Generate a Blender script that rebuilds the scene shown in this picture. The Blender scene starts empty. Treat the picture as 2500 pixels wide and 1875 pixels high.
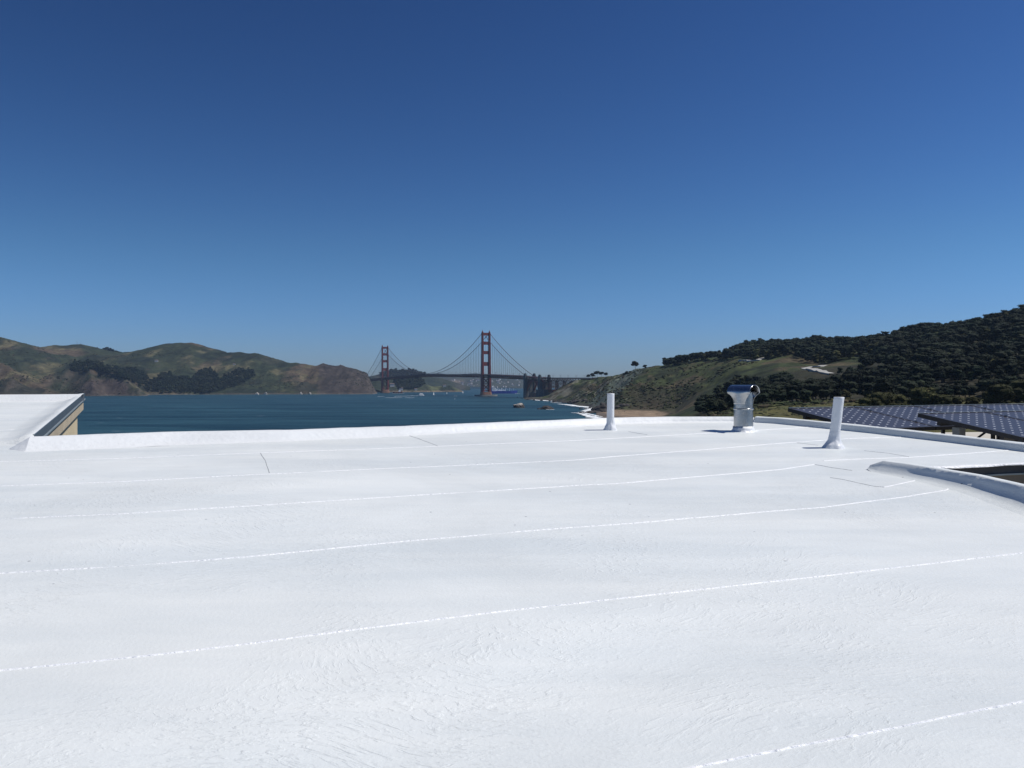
import bpy, bmesh, math, random
import numpy as np
from mathutils import Vector, Matrix, noise as mn

scene = bpy.context.scene
R = math.radians
random.seed(7)
rng = np.random.default_rng(7)

# ------------------------------------------------------------------ camera
CAM_Z = 43.0
F = 2000.0                      # focal length in photo pixels (photo is 2500 wide)
cam_d = bpy.data.cameras.new('camera')
cam = bpy.data.objects.new('camera', cam_d)
scene.collection.objects.link(cam)
cam.location = (0, 0, CAM_Z)
cam.rotation_euler = (R(90), 0, 0)
cam_d.sensor_width = 36.0
cam_d.lens = 36.0 * F / 2500.0
cam_d.clip_start = 0.05
cam_d.clip_end = 60000
scene.camera = cam

# ------------------------------------------------------------------ light
SUN_EL, SUN_AZ = 57.0, 86.0     # azimuth measured from +Y (view direction) towards +X
w = bpy.data.worlds.new('World'); scene.world = w; w.use_nodes = True
nt = w.node_tree; nt.nodes.clear()
out = nt.nodes.new('ShaderNodeOutputWorld'); bg = nt.nodes.new('ShaderNodeBackground')
sky = nt.nodes.new('ShaderNodeTexSky'); sky.sky_type = 'NISHITA'; sky.sun_disc = False
sky.sun_elevation = R(SUN_EL); sky.sun_rotation = R(SUN_AZ)
sky.air_density = 1.0; sky.dust_density = 0.25; sky.ozone_density = 3.0; sky.altitude = 50
# deep clear spring sky: scale to exposure, contrast, scale back
s1_ = nt.nodes.new('ShaderNodeVectorMath'); s1_.operation = 'SCALE'; s1_.inputs['Scale'].default_value = 0.10
gm = nt.nodes.new('ShaderNodeGamma'); gm.inputs['Gamma'].default_value = 1.75
s2_ = nt.nodes.new('ShaderNodeVectorMath'); s2_.operation = 'MULTIPLY'; s2_.inputs[1].default_value = (7.35, 9.3, 10.6)
# bluer, less yellow air close to the horizon
tc_ = nt.nodes.new('ShaderNodeTexCoord'); sx_ = nt.nodes.new('ShaderNodeSeparateXYZ'); mr_ = nt.nodes.new('ShaderNodeMapRange'); mr_.interpolation_type = 'SMOOTHERSTEP'
mr_.inputs['From Min'].default_value = -.02; mr_.inputs['From Max'].default_value = .19
nt.links.new(tc_.outputs['Generated'], sx_.inputs[0]); nt.links.new(sx_.outputs['Z'], mr_.inputs['Value'])
mh_ = nt.nodes.new('ShaderNodeMix'); mh_.data_type = 'RGBA'; mh_.blend_type = 'MIX'; mh_.inputs[6].default_value = (.72, .78, 1.30, 1); mh_.inputs[7].default_value = (1, 1, 1, 1)
s3_ = nt.nodes.new('ShaderNodeVectorMath'); s3_.operation = 'MULTIPLY'
nt.links.new(mr_.outputs[0], mh_.inputs[0]); nt.links.new(mh_.outputs[2], s3_.inputs[1])
bg.inputs['Strength'].default_value = 0.10
nt.links.new(sky.outputs[0], s1_.inputs[0]); nt.links.new(s1_.outputs[0], gm.inputs[0]); nt.links.new(gm.outputs[0], s2_.inputs[0]); nt.links.new(s2_.outputs[0], s3_.inputs[0]); nt.links.new(s3_.outputs[0], bg.inputs[0]); nt.links.new(bg.outputs[0], out.inputs[0])
sd = bpy.data.lights.new('sun', 'SUN'); sd.energy = 3.9; sd.angle = R(0.5); sd.color = (1.0, 0.965, 0.91)
sun = bpy.data.objects.new('sun', sd); scene.collection.objects.link(sun)
ce = math.cos(R(SUN_EL))
SUND = Vector((math.sin(R(SUN_AZ)) * ce, math.cos(R(SUN_AZ)) * ce, math.sin(R(SUN_EL))))
sun.rotation_euler = SUND.to_track_quat('Z', 'Y').to_euler()
scene.view_settings.view_transform = 'Standard'; scene.view_settings.look = 'None'
scene.view_settings.exposure = 0.0; scene.view_settings.gamma = 1.0
scene.cycles.max_bounces = 6
scene.cycles.volume_bounces = 0

# ------------------------------------------------------------------ helpers
C = scene.collection

def P(u, v, d):
    return Vector(((u - 1250) / F * d, d, CAM_Z - (v - 937.5) / F * d))

def tag(o, label=None, cat=None, group=None, kind=None):
    if label: o['label'] = label
    if cat: o['category'] = cat
    if group: o['group'] = group
    if kind: o['kind'] = kind
    return o

def empty(name, loc=(0, 0, 0), rz=0.0):
    o = bpy.data.objects.new(name, None); C.objects.link(o)
    o.location = loc; o.rotation_euler = (0, 0, rz); o.empty_display_size = 0.1
    return o

def link(name, me, parent=None, loc=None):
    o = bpy.data.objects.new(name, me); C.objects.link(o)
    if parent is not None: o.parent = parent
    if loc is not None: o.location = loc
    return o

class MB:
    """collects shapes; build() links them as ONE mesh object"""
    def __init__(s): s.v = []; s.f = []; s.c = []
    def add(s, vs, fs):
        n = len(s.v); s.v += [tuple(p) for p in vs]; s.f += [tuple(i + n for i in f) for f in fs]; return s
    def box(s, c, size, rz=0.0, m=None):
        x, y, z = [k / 2 for k in size]
        pts = [Vector((a * x, b * y, g * z)) for a in (-1, 1) for b in (-1, 1) for g in (-1, 1)]
        M = m if m else Matrix.Rotation(rz, 3, 'Z')
        pts = [M @ p + Vector(c) for p in pts]
        return s.add(pts, [(0, 1, 3, 2), (4, 6, 7, 5), (0, 4, 5, 1), (2, 3, 7, 6), (0, 2, 6, 4), (1, 5, 7, 3)])
    def bar(s, a, b, wd, ht=None, up=Vector((0, 0, 1))):
        a, b = Vector(a), Vector(b); d = b - a; L = d.length
        if L < 1e-6: return s
        ht = wd if ht is None else ht
        y = d.normalized(); x = y.cross(up)
        if x.length < 1e-4: x = y.cross(Vector((0, 1, 0)))
        x.normalize(); z = x.cross(y)
        M = Matrix((x, y, z)).transposed()
        return s.box((a + b) / 2, (wd, L, ht), m=M)
    def tube(s, pts, r, n=8, cap=True):
        pts = [Vector(p) for p in pts]
        rs = r if isinstance(r, (list, tuple)) else [r] * len(pts)
        vs = []; prev = None
        for i, p in enumerate(pts):
            t = (pts[min(i + 1, len(pts) - 1)] - pts[max(i - 1, 0)]).normalized()
            ref = Vector((0, 0, 1)) if abs(t.z) < 0.9 else Vector((1, 0, 0))
            x = t.cross(ref).normalized() if prev is None else (prev - t * prev.dot(t)).normalized()
            prev = x; y = t.cross(x)
            for k in range(n):
                a = 2 * math.pi * k / n
                vs.append(p + (x * math.cos(a) + y * math.sin(a)) * rs[i])
        fs = []
        for i in range(len(pts) - 1):
            for k in range(n):
                k2 = (k + 1) % n
                fs.append((i * n + k, i * n + k2, (i + 1) * n + k2, (i + 1) * n + k))
        if cap:
            fs.append(tuple(range(n - 1, -1, -1))); m = (len(pts) - 1) * n; fs.append(tuple(m + k for k in range(n)))
        return s.add(vs, fs)
    def prism(s, outline, z0, z1):
        n = len(outline)
        vs = [(x, y, z0) for x, y in outline] + [(x, y, z1) for x, y in outline]
        fs = [tuple(range(n - 1, -1, -1)), tuple(range(n, 2 * n))] + [(i, (i + 1) % n, n + (i + 1) % n, n + i) for i in range(n)]
        return s.add(vs, fs)
    def build(s, name, mat, parent=None, smooth=False, bevel=0):
        me = bpy.data.meshes.new(name); me.from_pydata(s.v, [], s.f); me.update()
        bm = bmesh.new(); bm.from_mesh(me); bmesh.ops.recalc_face_normals(bm, faces=bm.faces); bm.to_mesh(me); bm.free()
        if mat: me.materials.append(mat)
        if smooth: me.polygons.foreach_set('use_smooth', [True] * len(me.polygons))
        o = link(name, me, parent)
        if bevel:
            b = o.modifiers.new('bevel', 'BEVEL'); b.width = bevel; b.segments = 2; b.limit_method = 'ANGLE'
        return o

def np_mesh(name, V, Fq, mat, cols=None, smooth=True):
    me = bpy.data.meshes.new(name)
    V = np.asarray(V, np.float32); Fq = np.asarray(Fq, np.int32); k = Fq.shape[1]
    me.vertices.add(len(V)); me.vertices.foreach_set('co', V.ravel())
    me.loops.add(Fq.size); me.loops.foreach_set('vertex_index', Fq.ravel())
    me.polygons.add(len(Fq)); me.polygons.foreach_set('loop_start', np.arange(0, Fq.size, k, dtype=np.int32))
    me.polygons.foreach_set('loop_total', np.full(len(Fq), k, np.int32))
    me.update(calc_edges=True); me.validate()
    me.polygons.foreach_set('use_smooth', np.full(len(me.polygons), smooth))
    if cols is not None:
        ca = me.color_attributes.new('Col', 'FLOAT_COLOR', 'POINT')
        c4 = np.ones((len(V), 4), np.float32); c4[:, :3] = cols; ca.data.foreach_set('color', c4.ravel())
    if mat: me.materials.append(mat)
    return me

# numpy value noise ------------------------------------------------
_perm = rng.random((256, 256))
def vnoise(x, y, sd=0):
    x = np.asarray(x, float) + sd * 17.13; y = np.asarray(y, float) + sd * 31.7
    xi = np.floor(x).astype(int); yi = np.floor(y).astype(int); fx = x - xi; fy = y - yi
    fx = fx * fx * fx * (fx * (fx * 6 - 15) + 10); fy = fy * fy * fy * (fy * (fy * 6 - 15) + 10)
    g = lambda a, b: _perm[a % 256, b % 256]
    return (g(xi, yi) * (1 - fx) * (1 - fy) + g(xi + 1, yi) * fx * (1 - fy) + g(xi, yi + 1) * (1 - fx) * fy + g(xi + 1, yi + 1) * fx * fy) * 2 - 1
def fbm(x, y, o=5, sd=0, gain=.5):
    t = 0; a = 1; n = 0
    for i in range(o):
        t = t + a * vnoise(x * 2 ** i, y * 2 ** i, sd + i); n += a; a *= gain
    return t / n
def ridged(x, y, o=4, sd=0):
    t = 0; a = 1; n = 0
    for i in range(o):
        t = t + a * (1 - np.abs(vnoise(x * 2 ** i, y * 2 ** i, sd + i)) * 2); n += a; a *= .5
    return t / n
def sstep(a, b, x):
    t = np.clip((x - a) / (b - a), 0, 1); return t * t * (3 - 2 * t)

# ------------------------------------------------------------------ materials
def nodemat(name):
    m = bpy.data.materials.new(name); m.use_nodes = True
    nt = m.node_tree; b = nt.nodes['Principled BSDF']
    return m, nt, b
def ND(nt, t, **kw):
    n = nt.nodes.new(t)
    for k, v in kw.items():
        if k.startswith('i_'): n.inputs[k[2:].replace('_', ' ')].default_value = v
        else: setattr(n, k, v)
    return n
def plain(name, col, rough=.6, metal=0., spec=.5, var=.12, scale=3., bump=0., bscale=40.):
    """procedural paint/stone: base colour broken up by two noises"""
    m, nt, b = nodemat(name); L = nt.links.new
    tc = ND(nt, 'ShaderNodeTexCoord'); n1 = ND(nt, 'ShaderNodeTexNoise', i_Scale=scale, i_Detail=8., i_Roughness=.65)
    L(tc.outputs['Object'], n1.inputs['Vector'])
    r = ND(nt, 'ShaderNodeValToRGB'); L(n1.outputs['Fac'], r.inputs[0])
    c = Vector(col); r.color_ramp.elements[0].position = .3; r.color_ramp.elements[1].position = .7
    r.color_ramp.elements[0].color = (*(c * (1 - var)), 1); r.color_ramp.elements[1].color = (*[min(1, k * (1 + var)) for k in c], 1)
    L(r.outputs[0], b.inputs['Base Color'])
    b.inputs['Roughness'].default_value = rough; b.inputs['Metallic'].default_value = metal
    b.inputs['Specular IOR Level'].default_value = spec
    if bump:
        n2 = ND(nt, 'ShaderNodeTexNoise', i_Scale=bscale, i_Detail=4.); L(tc.outputs['Object'], n2.inputs['Vector'])
        bp = ND(nt, 'ShaderNodeBump', i_Strength=bump, i_Distance=.01); L(n2.outputs['Fac'], bp.inputs['Height']); L(bp.outputs[0], b.inputs['Normal'])
    return m
def attrmat(name, rough=.9, nscale=.15, nvar=.35, bump=.0, bdist=1., bscale=.3, spec=.15, rand=0.):
    """colour from the mesh's own albedo patches times fine procedural variation"""
    m, nt, b = nodemat(name); L = nt.links.new
    at = ND(nt, 'ShaderNodeAttribute', attribute_name='Col')
    tc = ND(nt, 'ShaderNodeNewGeometry'); n1 = ND(nt, 'ShaderNodeTexNoise', i_Scale=nscale, i_Detail=7., i_Roughness=.7)
    L(tc.outputs['Position'], n1.inputs['Vector'])
    mr = ND(nt, 'ShaderNodeMapRange'); mr.inputs['From Min'].default_value = .3; mr.inputs['From Max'].default_value = .7
    mr.inputs['To Min'].default_value = 1 - nvar; mr.inputs['To Max'].default_value = 1 + nvar
    L(n1.outputs['Fac'], mr.inputs['Value'])
    vm = ND(nt, 'ShaderNodeVectorMath', operation='SCALE'); L(at.outputs['Color'], vm.inputs[0]); L(mr.outputs[0], vm.inputs['Scale'])
    last = vm.outputs[0]
    if rand:
        oi = ND(nt, 'ShaderNodeObjectInfo'); m2 = ND(nt, 'ShaderNodeMapRange'); m2.inputs['To Min'].default_value = 1 - rand; m2.inputs['To Max'].default_value = 1 + rand
        L(oi.outputs['Random'], m2.inputs['Value']); v2 = ND(nt, 'ShaderNodeVectorMath', operation='SCALE'); L(last, v2.inputs[0]); L(m2.outputs[0], v2.inputs['Scale']); last = v2.outputs[0]
    L(last, b.inputs['Base Color']); b.inputs['Roughness'].default_value = rough; b.inputs['Specular IOR Level'].default_value = spec
    if bump:
        n2 = ND(nt, 'ShaderNodeTexNoise', i_Scale=bscale, i_Detail=6., i_Roughness=.7); L(tc.outputs['Position'], n2.inputs['Vector'])
        bp = ND(nt, 'ShaderNodeBump', i_Strength=bump, i_Distance=bdist); L(n2.outputs['Fac'], bp.inputs['Height']); L(bp.outputs[0], b.inputs['Normal'])
    return m

def roof_material():
    m, nt, b = nodemat('white_roof_coating'); L = nt.links.new
    g = ND(nt, 'ShaderNodeNewGeometry')
    # warp so the roller strokes change direction from patch to patch
    nw = ND(nt, 'ShaderNodeTexNoise', i_Scale=.8, i_Detail=2.); L(g.outputs['Position'], nw.inputs['Vector'])
    vs = ND(nt, 'ShaderNodeVectorMath', operation='SCALE'); vs.inputs['Scale'].default_value = 1.3; L(nw.outputs['Color'], vs.inputs[0])
    va = ND(nt, 'ShaderNodeVectorMath', operation='ADD'); L(g.outputs['Position'], va.inputs[0]); L(vs.outputs[0], va.inputs[1])
    mp = ND(nt, 'ShaderNodeMapping'); mp.inputs['Rotation'].default_value = (0, 0, R(-28)); mp.inputs['Scale'].default_value = (1., 2.3, 1.); L(va.outputs[0], mp.inputs['Vector'])
    s1 = ND(nt, 'ShaderNodeTexNoise', i_Scale=24., i_Detail=3., i_Roughness=.6, i_Distortion=.5); L(mp.outputs[0], s1.inputs['Vector'])
    s2 = ND(nt, 'ShaderNodeTexNoise', i_Scale=85., i_Detail=3., i_Roughness=.6); L(g.outputs['Position'], s2.inputs['Vector'])
    s3 = ND(nt, 'ShaderNodeTexNoise', i_Scale=2.2, i_Detail=3.); L(g.outputs['Position'], s3.inputs['Vector'])
    # stroke relief is patchy
    msk = ND(nt, 'ShaderNodeTexNoise', i_Scale=1.1, i_Detail=2.); L(g.outputs['Position'], msk.inputs['Vector'])
    mm = ND(nt, 'ShaderNodeMapRange'); mm.inputs['From Min'].default_value = .34; mm.inputs['From Max'].default_value = .58; L(msk.outputs['Fac'], mm.inputs['Value'])
    r1 = ND(nt, 'ShaderNodeMapRange'); r1.inputs['From Min'].default_value = .5; r1.inputs['From Max'].default_value = .68; L(s1.outputs['Fac'], r1.inputs['Value'])
    ml = ND(nt, 'ShaderNodeMath', operation='MULTIPLY'); L(r1.outputs[0], ml.inputs[0]); L(mm.outputs[0], ml.inputs[1])
    b1 = ND(nt, 'ShaderNodeBump', i_Strength=.65, i_Distance=.0024); L(ml.outputs[0], b1.inputs['Height'])
    b2 = ND(nt, 'ShaderNodeBump', i_Strength=.7, i_Distance=.0018); L(s2.outputs['Fac'], b2.inputs['Height']); L(b1.outputs[0], b2.inputs['Normal'])
    b3 = ND(nt, 'ShaderNodeBump', i_Strength=.4, i_Distance=.006); L(s3.outputs['Fac'], b3.inputs['Height']); L(b2.outputs[0], b3.inputs['Normal'])
    L(b3.outputs[0], b.inputs['Normal'])
    # thin / thick coats
    mp2 = ND(nt, 'ShaderNodeMapping'); mp2.inputs['Rotation'].default_value = (0, 0, R(-19)); mp2.inputs['Scale'].default_value = (.28, 1.5, 1.); L(g.outputs['Position'], mp2.inputs['Vector'])
    c1 = ND(nt, 'ShaderNodeTexNoise', i_Scale=1.5, i_Detail=7., i_Roughness=.62); L(mp2.outputs[0], c1.inputs['Vector'])
    cr = ND(nt, 'ShaderNodeValToRGB'); L(c1.outputs['Fac'], cr.inputs[0])
    cr.color_ramp.elements[0].position = .32; cr.color_ramp.elements[0].color = (.69, .73, .73, 1)
    cr.color_ramp.elements[1].position = .68; cr.color_ramp.elements[1].color = (.84, .858, .83, 1)
    # specks of dirt
    vo = ND(nt, 'ShaderNodeTexVoronoi', i_Scale=7.5); L(g.outputs['Position'], vo.inputs['Vector'])
    sp = ND(nt, 'ShaderNodeMapRange'); sp.inputs['From Min'].default_value = .028; sp.inputs['From Max'].default_value = .05; L(vo.outputs['Distance'], sp.inputs['Value'])
    s5 = ND(nt, 'ShaderNodeSeparateColor'); L(vo.outputs['Color'], s5.inputs[0])
    gt = ND(nt, 'ShaderNodeMath', operation='LESS_THAN'); gt.inputs[1].default_value = .45; L(s5.outputs[0], gt.inputs[0])
    mx0 = ND(nt, 'ShaderNodeMath', operation='MAXIMUM'); 
    inv = ND(nt, 'ShaderNodeMath', operation='SUBTRACT'); inv.inputs[0].default_value = 1.; L(gt.outputs[0], inv.inputs[1])
    L(sp.outputs[0], mx0.inputs[0]); L(inv.outputs[0], mx0.inputs[1])
    mix = ND(nt, 'ShaderNodeMix', data_type='RGBA'); L(mx0.outputs[0], mix.inputs[0]); mix.inputs[6].default_value = (.30, .31, .32, 1); L(cr.outputs[0], mix.inputs[7])
    # faint ponding marks and scuffs
    pn = ND(nt, 'ShaderNodeTexNoise', i_Scale=.55, i_Detail=6., i_Roughness=.7, i_Distortion=.7); L(g.outputs['Position'], pn.inputs['Vector'])
    pr = ND(nt, 'ShaderNodeMapRange'); pr.inputs['From Min'].default_value = .38; pr.inputs['From Max'].default_value = .62; pr.inputs['To Min'].default_value = .93; pr.inputs['To Max'].default_value = 1.03; L(pn.outputs['Fac'], pr.inputs['Value'])
    pv = ND(nt, 'ShaderNodeVectorMath', operation='SCALE'); L(mix.outputs[2], pv.inputs[0]); L(pr.outputs[0], pv.inputs['Scale'])
    L(pv.outputs[0], b.inputs['Base Color'])
    b.inputs['Roughness'].default_value = .52; b.inputs['Specular IOR Level'].default_value = .45
    return m

def water_material():
    m, nt, b = nodemat('sea_water'); L = nt.links.new
    g = ND(nt, 'ShaderNodeNewGeometry')
    mp = ND(nt, 'ShaderNodeMapping'); mp.inputs['Scale'].default_value = (.35, 1., 1.); L(g.outputs['Position'], mp.inputs['Vector'])
    n1 = ND(nt, 'ShaderNodeTexNoise', i_Scale=.16, i_Detail=8., i_Roughness=.62, i_Distortion=.3); L(mp.outputs[0], n1.inputs['Vector'])
    bp = ND(nt, 'ShaderNodeBump', i_Strength=.7, i_Distance=2.2); L(n1.outputs['Fac'], bp.inputs['Height']); L(bp.outputs[0], b.inputs['Normal'])
    # broad current streaks
    mp2 = ND(nt, 'ShaderNodeMapping'); mp2.inputs['Scale'].default_value = (.25, 1., 1.); mp2.inputs['Rotation'].default_value = (0, 0, R(9)); L(g.outputs['Position'], mp2.inputs['Vector'])
    n2 = ND(nt, 'ShaderNodeTexNoise', i_Scale=.009, i_Detail=10., i_Roughness=.68, i_Distortion=1.2); L(mp2.outputs[0], n2.inputs['Vector'])
    cr = ND(nt, 'ShaderNodeValToRGB'); L(n2.outputs['Fac'], cr.inputs[0])
    cr.color_ramp.elements[0].position = .41; cr.color_ramp.elements[0].color = (.008, .034, .048, 1)
    cr.color_ramp.elements[1].position = .60; cr.color_ramp.elements[1].color = (.028, .080, .100, 1)
    # scattered whitecaps
    n3 = ND(nt, 'ShaderNodeTexNoise', i_Scale=.09, i_Detail=3.); L(mp.outputs[0], n3.inputs['Vector'])
    wr = ND(nt, 'ShaderNodeMapRange'); wr.inputs['From Min'].default_value = .73; wr.inputs['From Max'].default_value = .79; L(n3.outputs['Fac'], wr.inputs['Value'])
    mix = ND(nt, 'ShaderNodeMix', data_type='RGBA'); L(wr.outputs[0], mix.inputs[0]); L(cr.outputs[0], mix.inputs[6]); mix.inputs[7].default_value = (.45, .5, .52, 1)
    L(mix.outputs[2], b.inputs['Base Color'])
    b.inputs['Roughness'].default_value = .45; b.inputs['IOR'].default_value = 1.33; b.inputs['Specular IOR Level'].default_value = .3
    return m

def panel_material():
    """8 x 12 dark cells with the white corner gaps of each cell"""
    m, nt, b = nodemat('solar_cells'); L = nt.links.new
    uv = ND(nt, 'ShaderNodeTexCoord'); mp = ND(nt, 'ShaderNodeMapping'); mp.inputs['Scale'].default_value = (8, 12, 1); L(uv.outputs['UV'], mp.inputs['Vector'])
    fr = ND(nt, 'ShaderNodeVectorMath', operation='FRACTION'); L(mp.outputs[0], fr.inputs[0])
    sb = ND(nt, 'ShaderNodeVectorMath', operation='SUBTRACT'); sb.inputs[1].default_value = (.5, .5, 0); L(fr.outputs[0], sb.inputs[0])
    ab = ND(nt, 'ShaderNodeVectorMath', operation='ABSOLUTE'); L(sb.outputs[0], ab.inputs[0])
    sx = ND(nt, 'ShaderNodeSeparateXYZ'); L(ab.outputs[0], sx.inputs[0])
    ad = ND(nt, 'ShaderNodeMath', operation='ADD'); L(sx.outputs[0], ad.inputs[0]); L(sx.outputs[1], ad.inputs[1])
    g1 = ND(nt, 'ShaderNodeMath', operation='GREATER_THAN'); g1.inputs[1].default_value = .865; L(ad.outputs[0], g1.inputs[0])
    mxx = ND(nt, 'ShaderNodeMath', operation='MAXIMUM'); L(sx.outputs[0], mxx.inputs[0]); L(sx.outputs[1], mxx.inputs[1])
    g2 = ND(nt, 'ShaderNodeMath', operation='GREATER_THAN'); g2.inputs[1].default_value = .488; L(mxx.outputs[0], g2.inputs[0])
    no = ND(nt, 'ShaderNodeTexNoise', i_Scale=5., i_Detail=4.); L(uv.outputs['UV'], no.inputs['Vector'])
    cr = ND(nt, 'ShaderNodeValToRGB'); L(no.outputs['Fac'], cr.inputs[0]); cr.color_ramp.elements[0].color = (.050, .048, .056, 1); cr.color_ramp.elements[1].color = (.072, .068, .078, 1)
    m1 = ND(nt, 'ShaderNodeMix', data_type='RGBA'); L(g2.outputs[0], m1.inputs[0]); L(cr.outputs[0], m1.inputs[6]); L(cr.outputs[0], m1.inputs[7])
    m2 = ND(nt, 'ShaderNodeMix', data_type='RGBA'); L(g1.outputs[0], m2.inputs[0]); L(m1.outputs[2], m2.inputs[6]); m2.inputs[7].default_value = (.75, .77, .8, 1)
    L(m2.outputs[2], b.inputs['Base Color'])
    b.inputs['Roughness'].default_value = .32; b.inputs['Specular IOR Level'].default_value = .12
    return m

M = {}
M['roof'] = roof_material()
M['seam'] = plain('thick_white_coating', (.90, .905, .91), rough=.45, var=.06, scale=30, bump=.8, bscale=60)
M['parapet_coat'] = plain('pale_parapet_coating', (.80, .815, .81), rough=.55, var=.05, scale=2.2, bump=.5, bscale=25)  # parapet coating, a slightly whiter base colour than the roof's average
M['lap'] = plain('open_lap_grime', (.36, .375, .39), rough=.9, var=.3, scale=40)
M['white'] = plain('painted_pipe_white', (.80, .81, .82), rough=.42, var=.04, scale=12, bump=.6, bscale=30)
M['flash_blue'] = plain('slate_blue_flashing', (.085, .11, .135), rough=.45, var=.12, scale=4)
M['flash_light'] = plain('grey_metal_lip', (.22, .26, .28), rough=.4, var=.15, scale=6)
M['stucco'] = plain('beige_stucco', (.66, .55, .36), rough=.9, var=.07, scale=2.5, bump=.5, bscale=90)
M['cornice_beige'] = plain('darker_beige_cornice', (.50, .42, .30), rough=.9, var=.14, scale=3, bump=.4, bscale=70)  # cornice band, a darker beige than the wall stucco
M['moulding'] = plain('brown_moulding', (.20, .15, .10), rough=.8, var=.1)
M['cream'] = plain('cream_roofing', (.58, .54, .46), rough=.85, var=.1, scale=2)
M['dark'] = plain('black_metal', (.018, .018, .022), rough=.5, var=.2, scale=10)
M['well_dark'] = plain('dark_well_board', (.07, .07, .072), rough=.8, var=.25, scale=6)  # near-black tone of the band topping the well wall
M['well_brown'] = plain('brown_wall', (.21, .18, .14), rough=.9, var=.15, scale=3)
M['galv'] = plain('bright_galvanised_steel', (.42, .43, .44), rough=.27, metal=1., var=.2, scale=9, bump=.12, bscale=20)
M['grey_post'] = plain('grey_concrete_post', (.30, .32, .33), rough=.8)
M['orange'] = plain('faded_orange_red_steel', (.22, .034, .026), rough=.6, var=.14, scale=.06)
M['deck'] = plain('dark_red_steel_deck', (.07, .018, .018), rough=.7, var=.2, scale=.05)
M['cable'] = plain('cable_steel', (.10, .045, .05), rough=.6)
M['conc'] = plain('grey_green_concrete', (.105, .115, .115), rough=.9, var=.2, scale=.08)
M['pier'] = plain('stained_pier_concrete', (.30, .16, .10), rough=.9, var=.25, scale=.1)
M['fender'] = plain('pale_fender_concrete', (.26, .25, .22), rough=.9, var=.2, scale=.1)
M['ship_blue'] = plain('cobalt_hull_paint', (.025, .055, .34), rough=.45, var=.1, scale=.1)
M['ship_white'] = plain('ship_white_paint', (.78, .80, .80), rough=.5, var=.06, scale=.3)
M['ship_red'] = plain('rusty_red_hull', (.16, .05, .035), rough=.6, var=.2, scale=.2)
M['ship_dark'] = plain('dark_hull', (.03, .03, .035), rough=.5)
M['glass'] = plain('dark_window', (.02, .025, .03), rough=.1)
M['sail'] = plain('sail_cloth', (.85, .86, .86), rough=.8, var=.03)
M['foam'] = plain('sea_foam', (.84, .87, .88), rough=.95, var=.1, scale=.2, bump=.8, bscale=1.)
M['rock'] = plain('wet_dark_rock', (.045, .038, .034), rough=.85, var=.35, scale=.25, bump=.6, bscale=2.)
M['guano'] = plain('pale_rock_crust', (.42, .38, .33), rough=.95, var=.25, scale=.5)
M['road'] = plain('pale_worn_asphalt', (.40, .39, .36), rough=.95, var=.12, scale=.1)
M['bark'] = plain('grey_brown_bark', (.13, .10, .08), rough=.95, var=.3, scale=.8)
M['house_far'] = plain('far_house_render', (.62, .60, .56), rough=.9)
M['roof_far'] = plain('far_house_roof', (.14, .10, .09), rough=.9)
M['leaf'] = attrmat('cypress_foliage', nscale=.25, nvar=.35, rand=.38)
M['terrain'] = attrmat('hill_ground', nscale=.05, nvar=.5, bump=1., bdist=6., bscale=.05)
M['bluff'] = attrmat('bluff_ground', nscale=.12, nvar=.42, bump=.9, bdist=1.6, bscale=.16)
M['skin'] = plain('skin', (.45, .28, .2)); M['cloth'] = plain('dark_clothes', (.03, .03, .05))
M['water'] = water_material(); M['cells'] = panel_material()

# ------------------------------------------------------------------ water
def sheet(name, x0, x1, y0, y1, z, mat):
    me = bpy.data.meshes.new(name); me.from_pydata([(x0, y0, z), (x1, y0, z), (x1, y1, z), (x0, y1, z)], [], [(0, 1, 2, 3)])
    me.materials.append(mat); return link(name, me)
tag(sheet('sea', -20000, 20000, -3000, 30000, 0, M['water']), 'dark teal sea with small waves and current streaks', kind='structure')

# ------------------------------------------------------------------ terrain tools
def polar_grid(name, us, Ds, zf, cf, mat):
    U, D = np.meshgrid(us, Ds, indexing='ij')
    X = (U - 1250) / F * D; Y = D
    Z = zf(X, Y)
    nu, nd = U.shape
    V = np.stack([X.ravel(), Y.ravel(), Z.ravel()], 1)
    i = np.arange(nu * nd).reshape(nu, nd)
    Fq = np.stack([i[:-1, :-1].ravel(), i[1:, :-1].ravel(), i[1:, 1:].ravel(), i[:-1, 1:].ravel()], 1)
    gx = np.gradient(Z, axis=0) / np.maximum(np.gradient(X, axis=0), 1e-3); gy = np.gradient(Z, axis=1) / np.gradient(Y, axis=1)
    cols = cf(X.ravel(), Y.ravel(), Z.ravel(), np.hypot(gx, gy).ravel(), ((X / Y) * F + 1250).ravel())
    me = np_mesh(name, V, Fq, mat, cols)
    o = link(name, me); tag(o, kind='structure'); return o

def spur_field(lines, k_default=.5, soft=8.):
    """max over ridge lines of (height on the line - slope * plan distance)"""
    segs = []
    for L in lines:
        k = k_default
        if isinstance(L, tuple): L, k = L
        pts = [P(*p) for p in L]
        for a, b in zip(pts[:-1], pts[1:]): segs.append((a, b, k))
    def f(X, Y):
        acc = np.zeros_like(X)
        for a, b, k in segs:
            dx, dy = b.x - a.x, b.y - a.y; LL = dx * dx + dy * dy
            t = np.clip(((X - a.x) * dx + (Y - a.y) * dy) / LL, 0, 1)
            d = np.hypot(X - a.x - t * dx, Y - a.y - t * dy)
            z = a.z + (b.z - a.z) * t - k * d * (1 - .18 * np.exp(-d / 60.))
            acc = acc + np.exp(np.clip(z / soft, -40, 60))
        return soft * np.log(acc + 1e-9)
    return f

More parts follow.
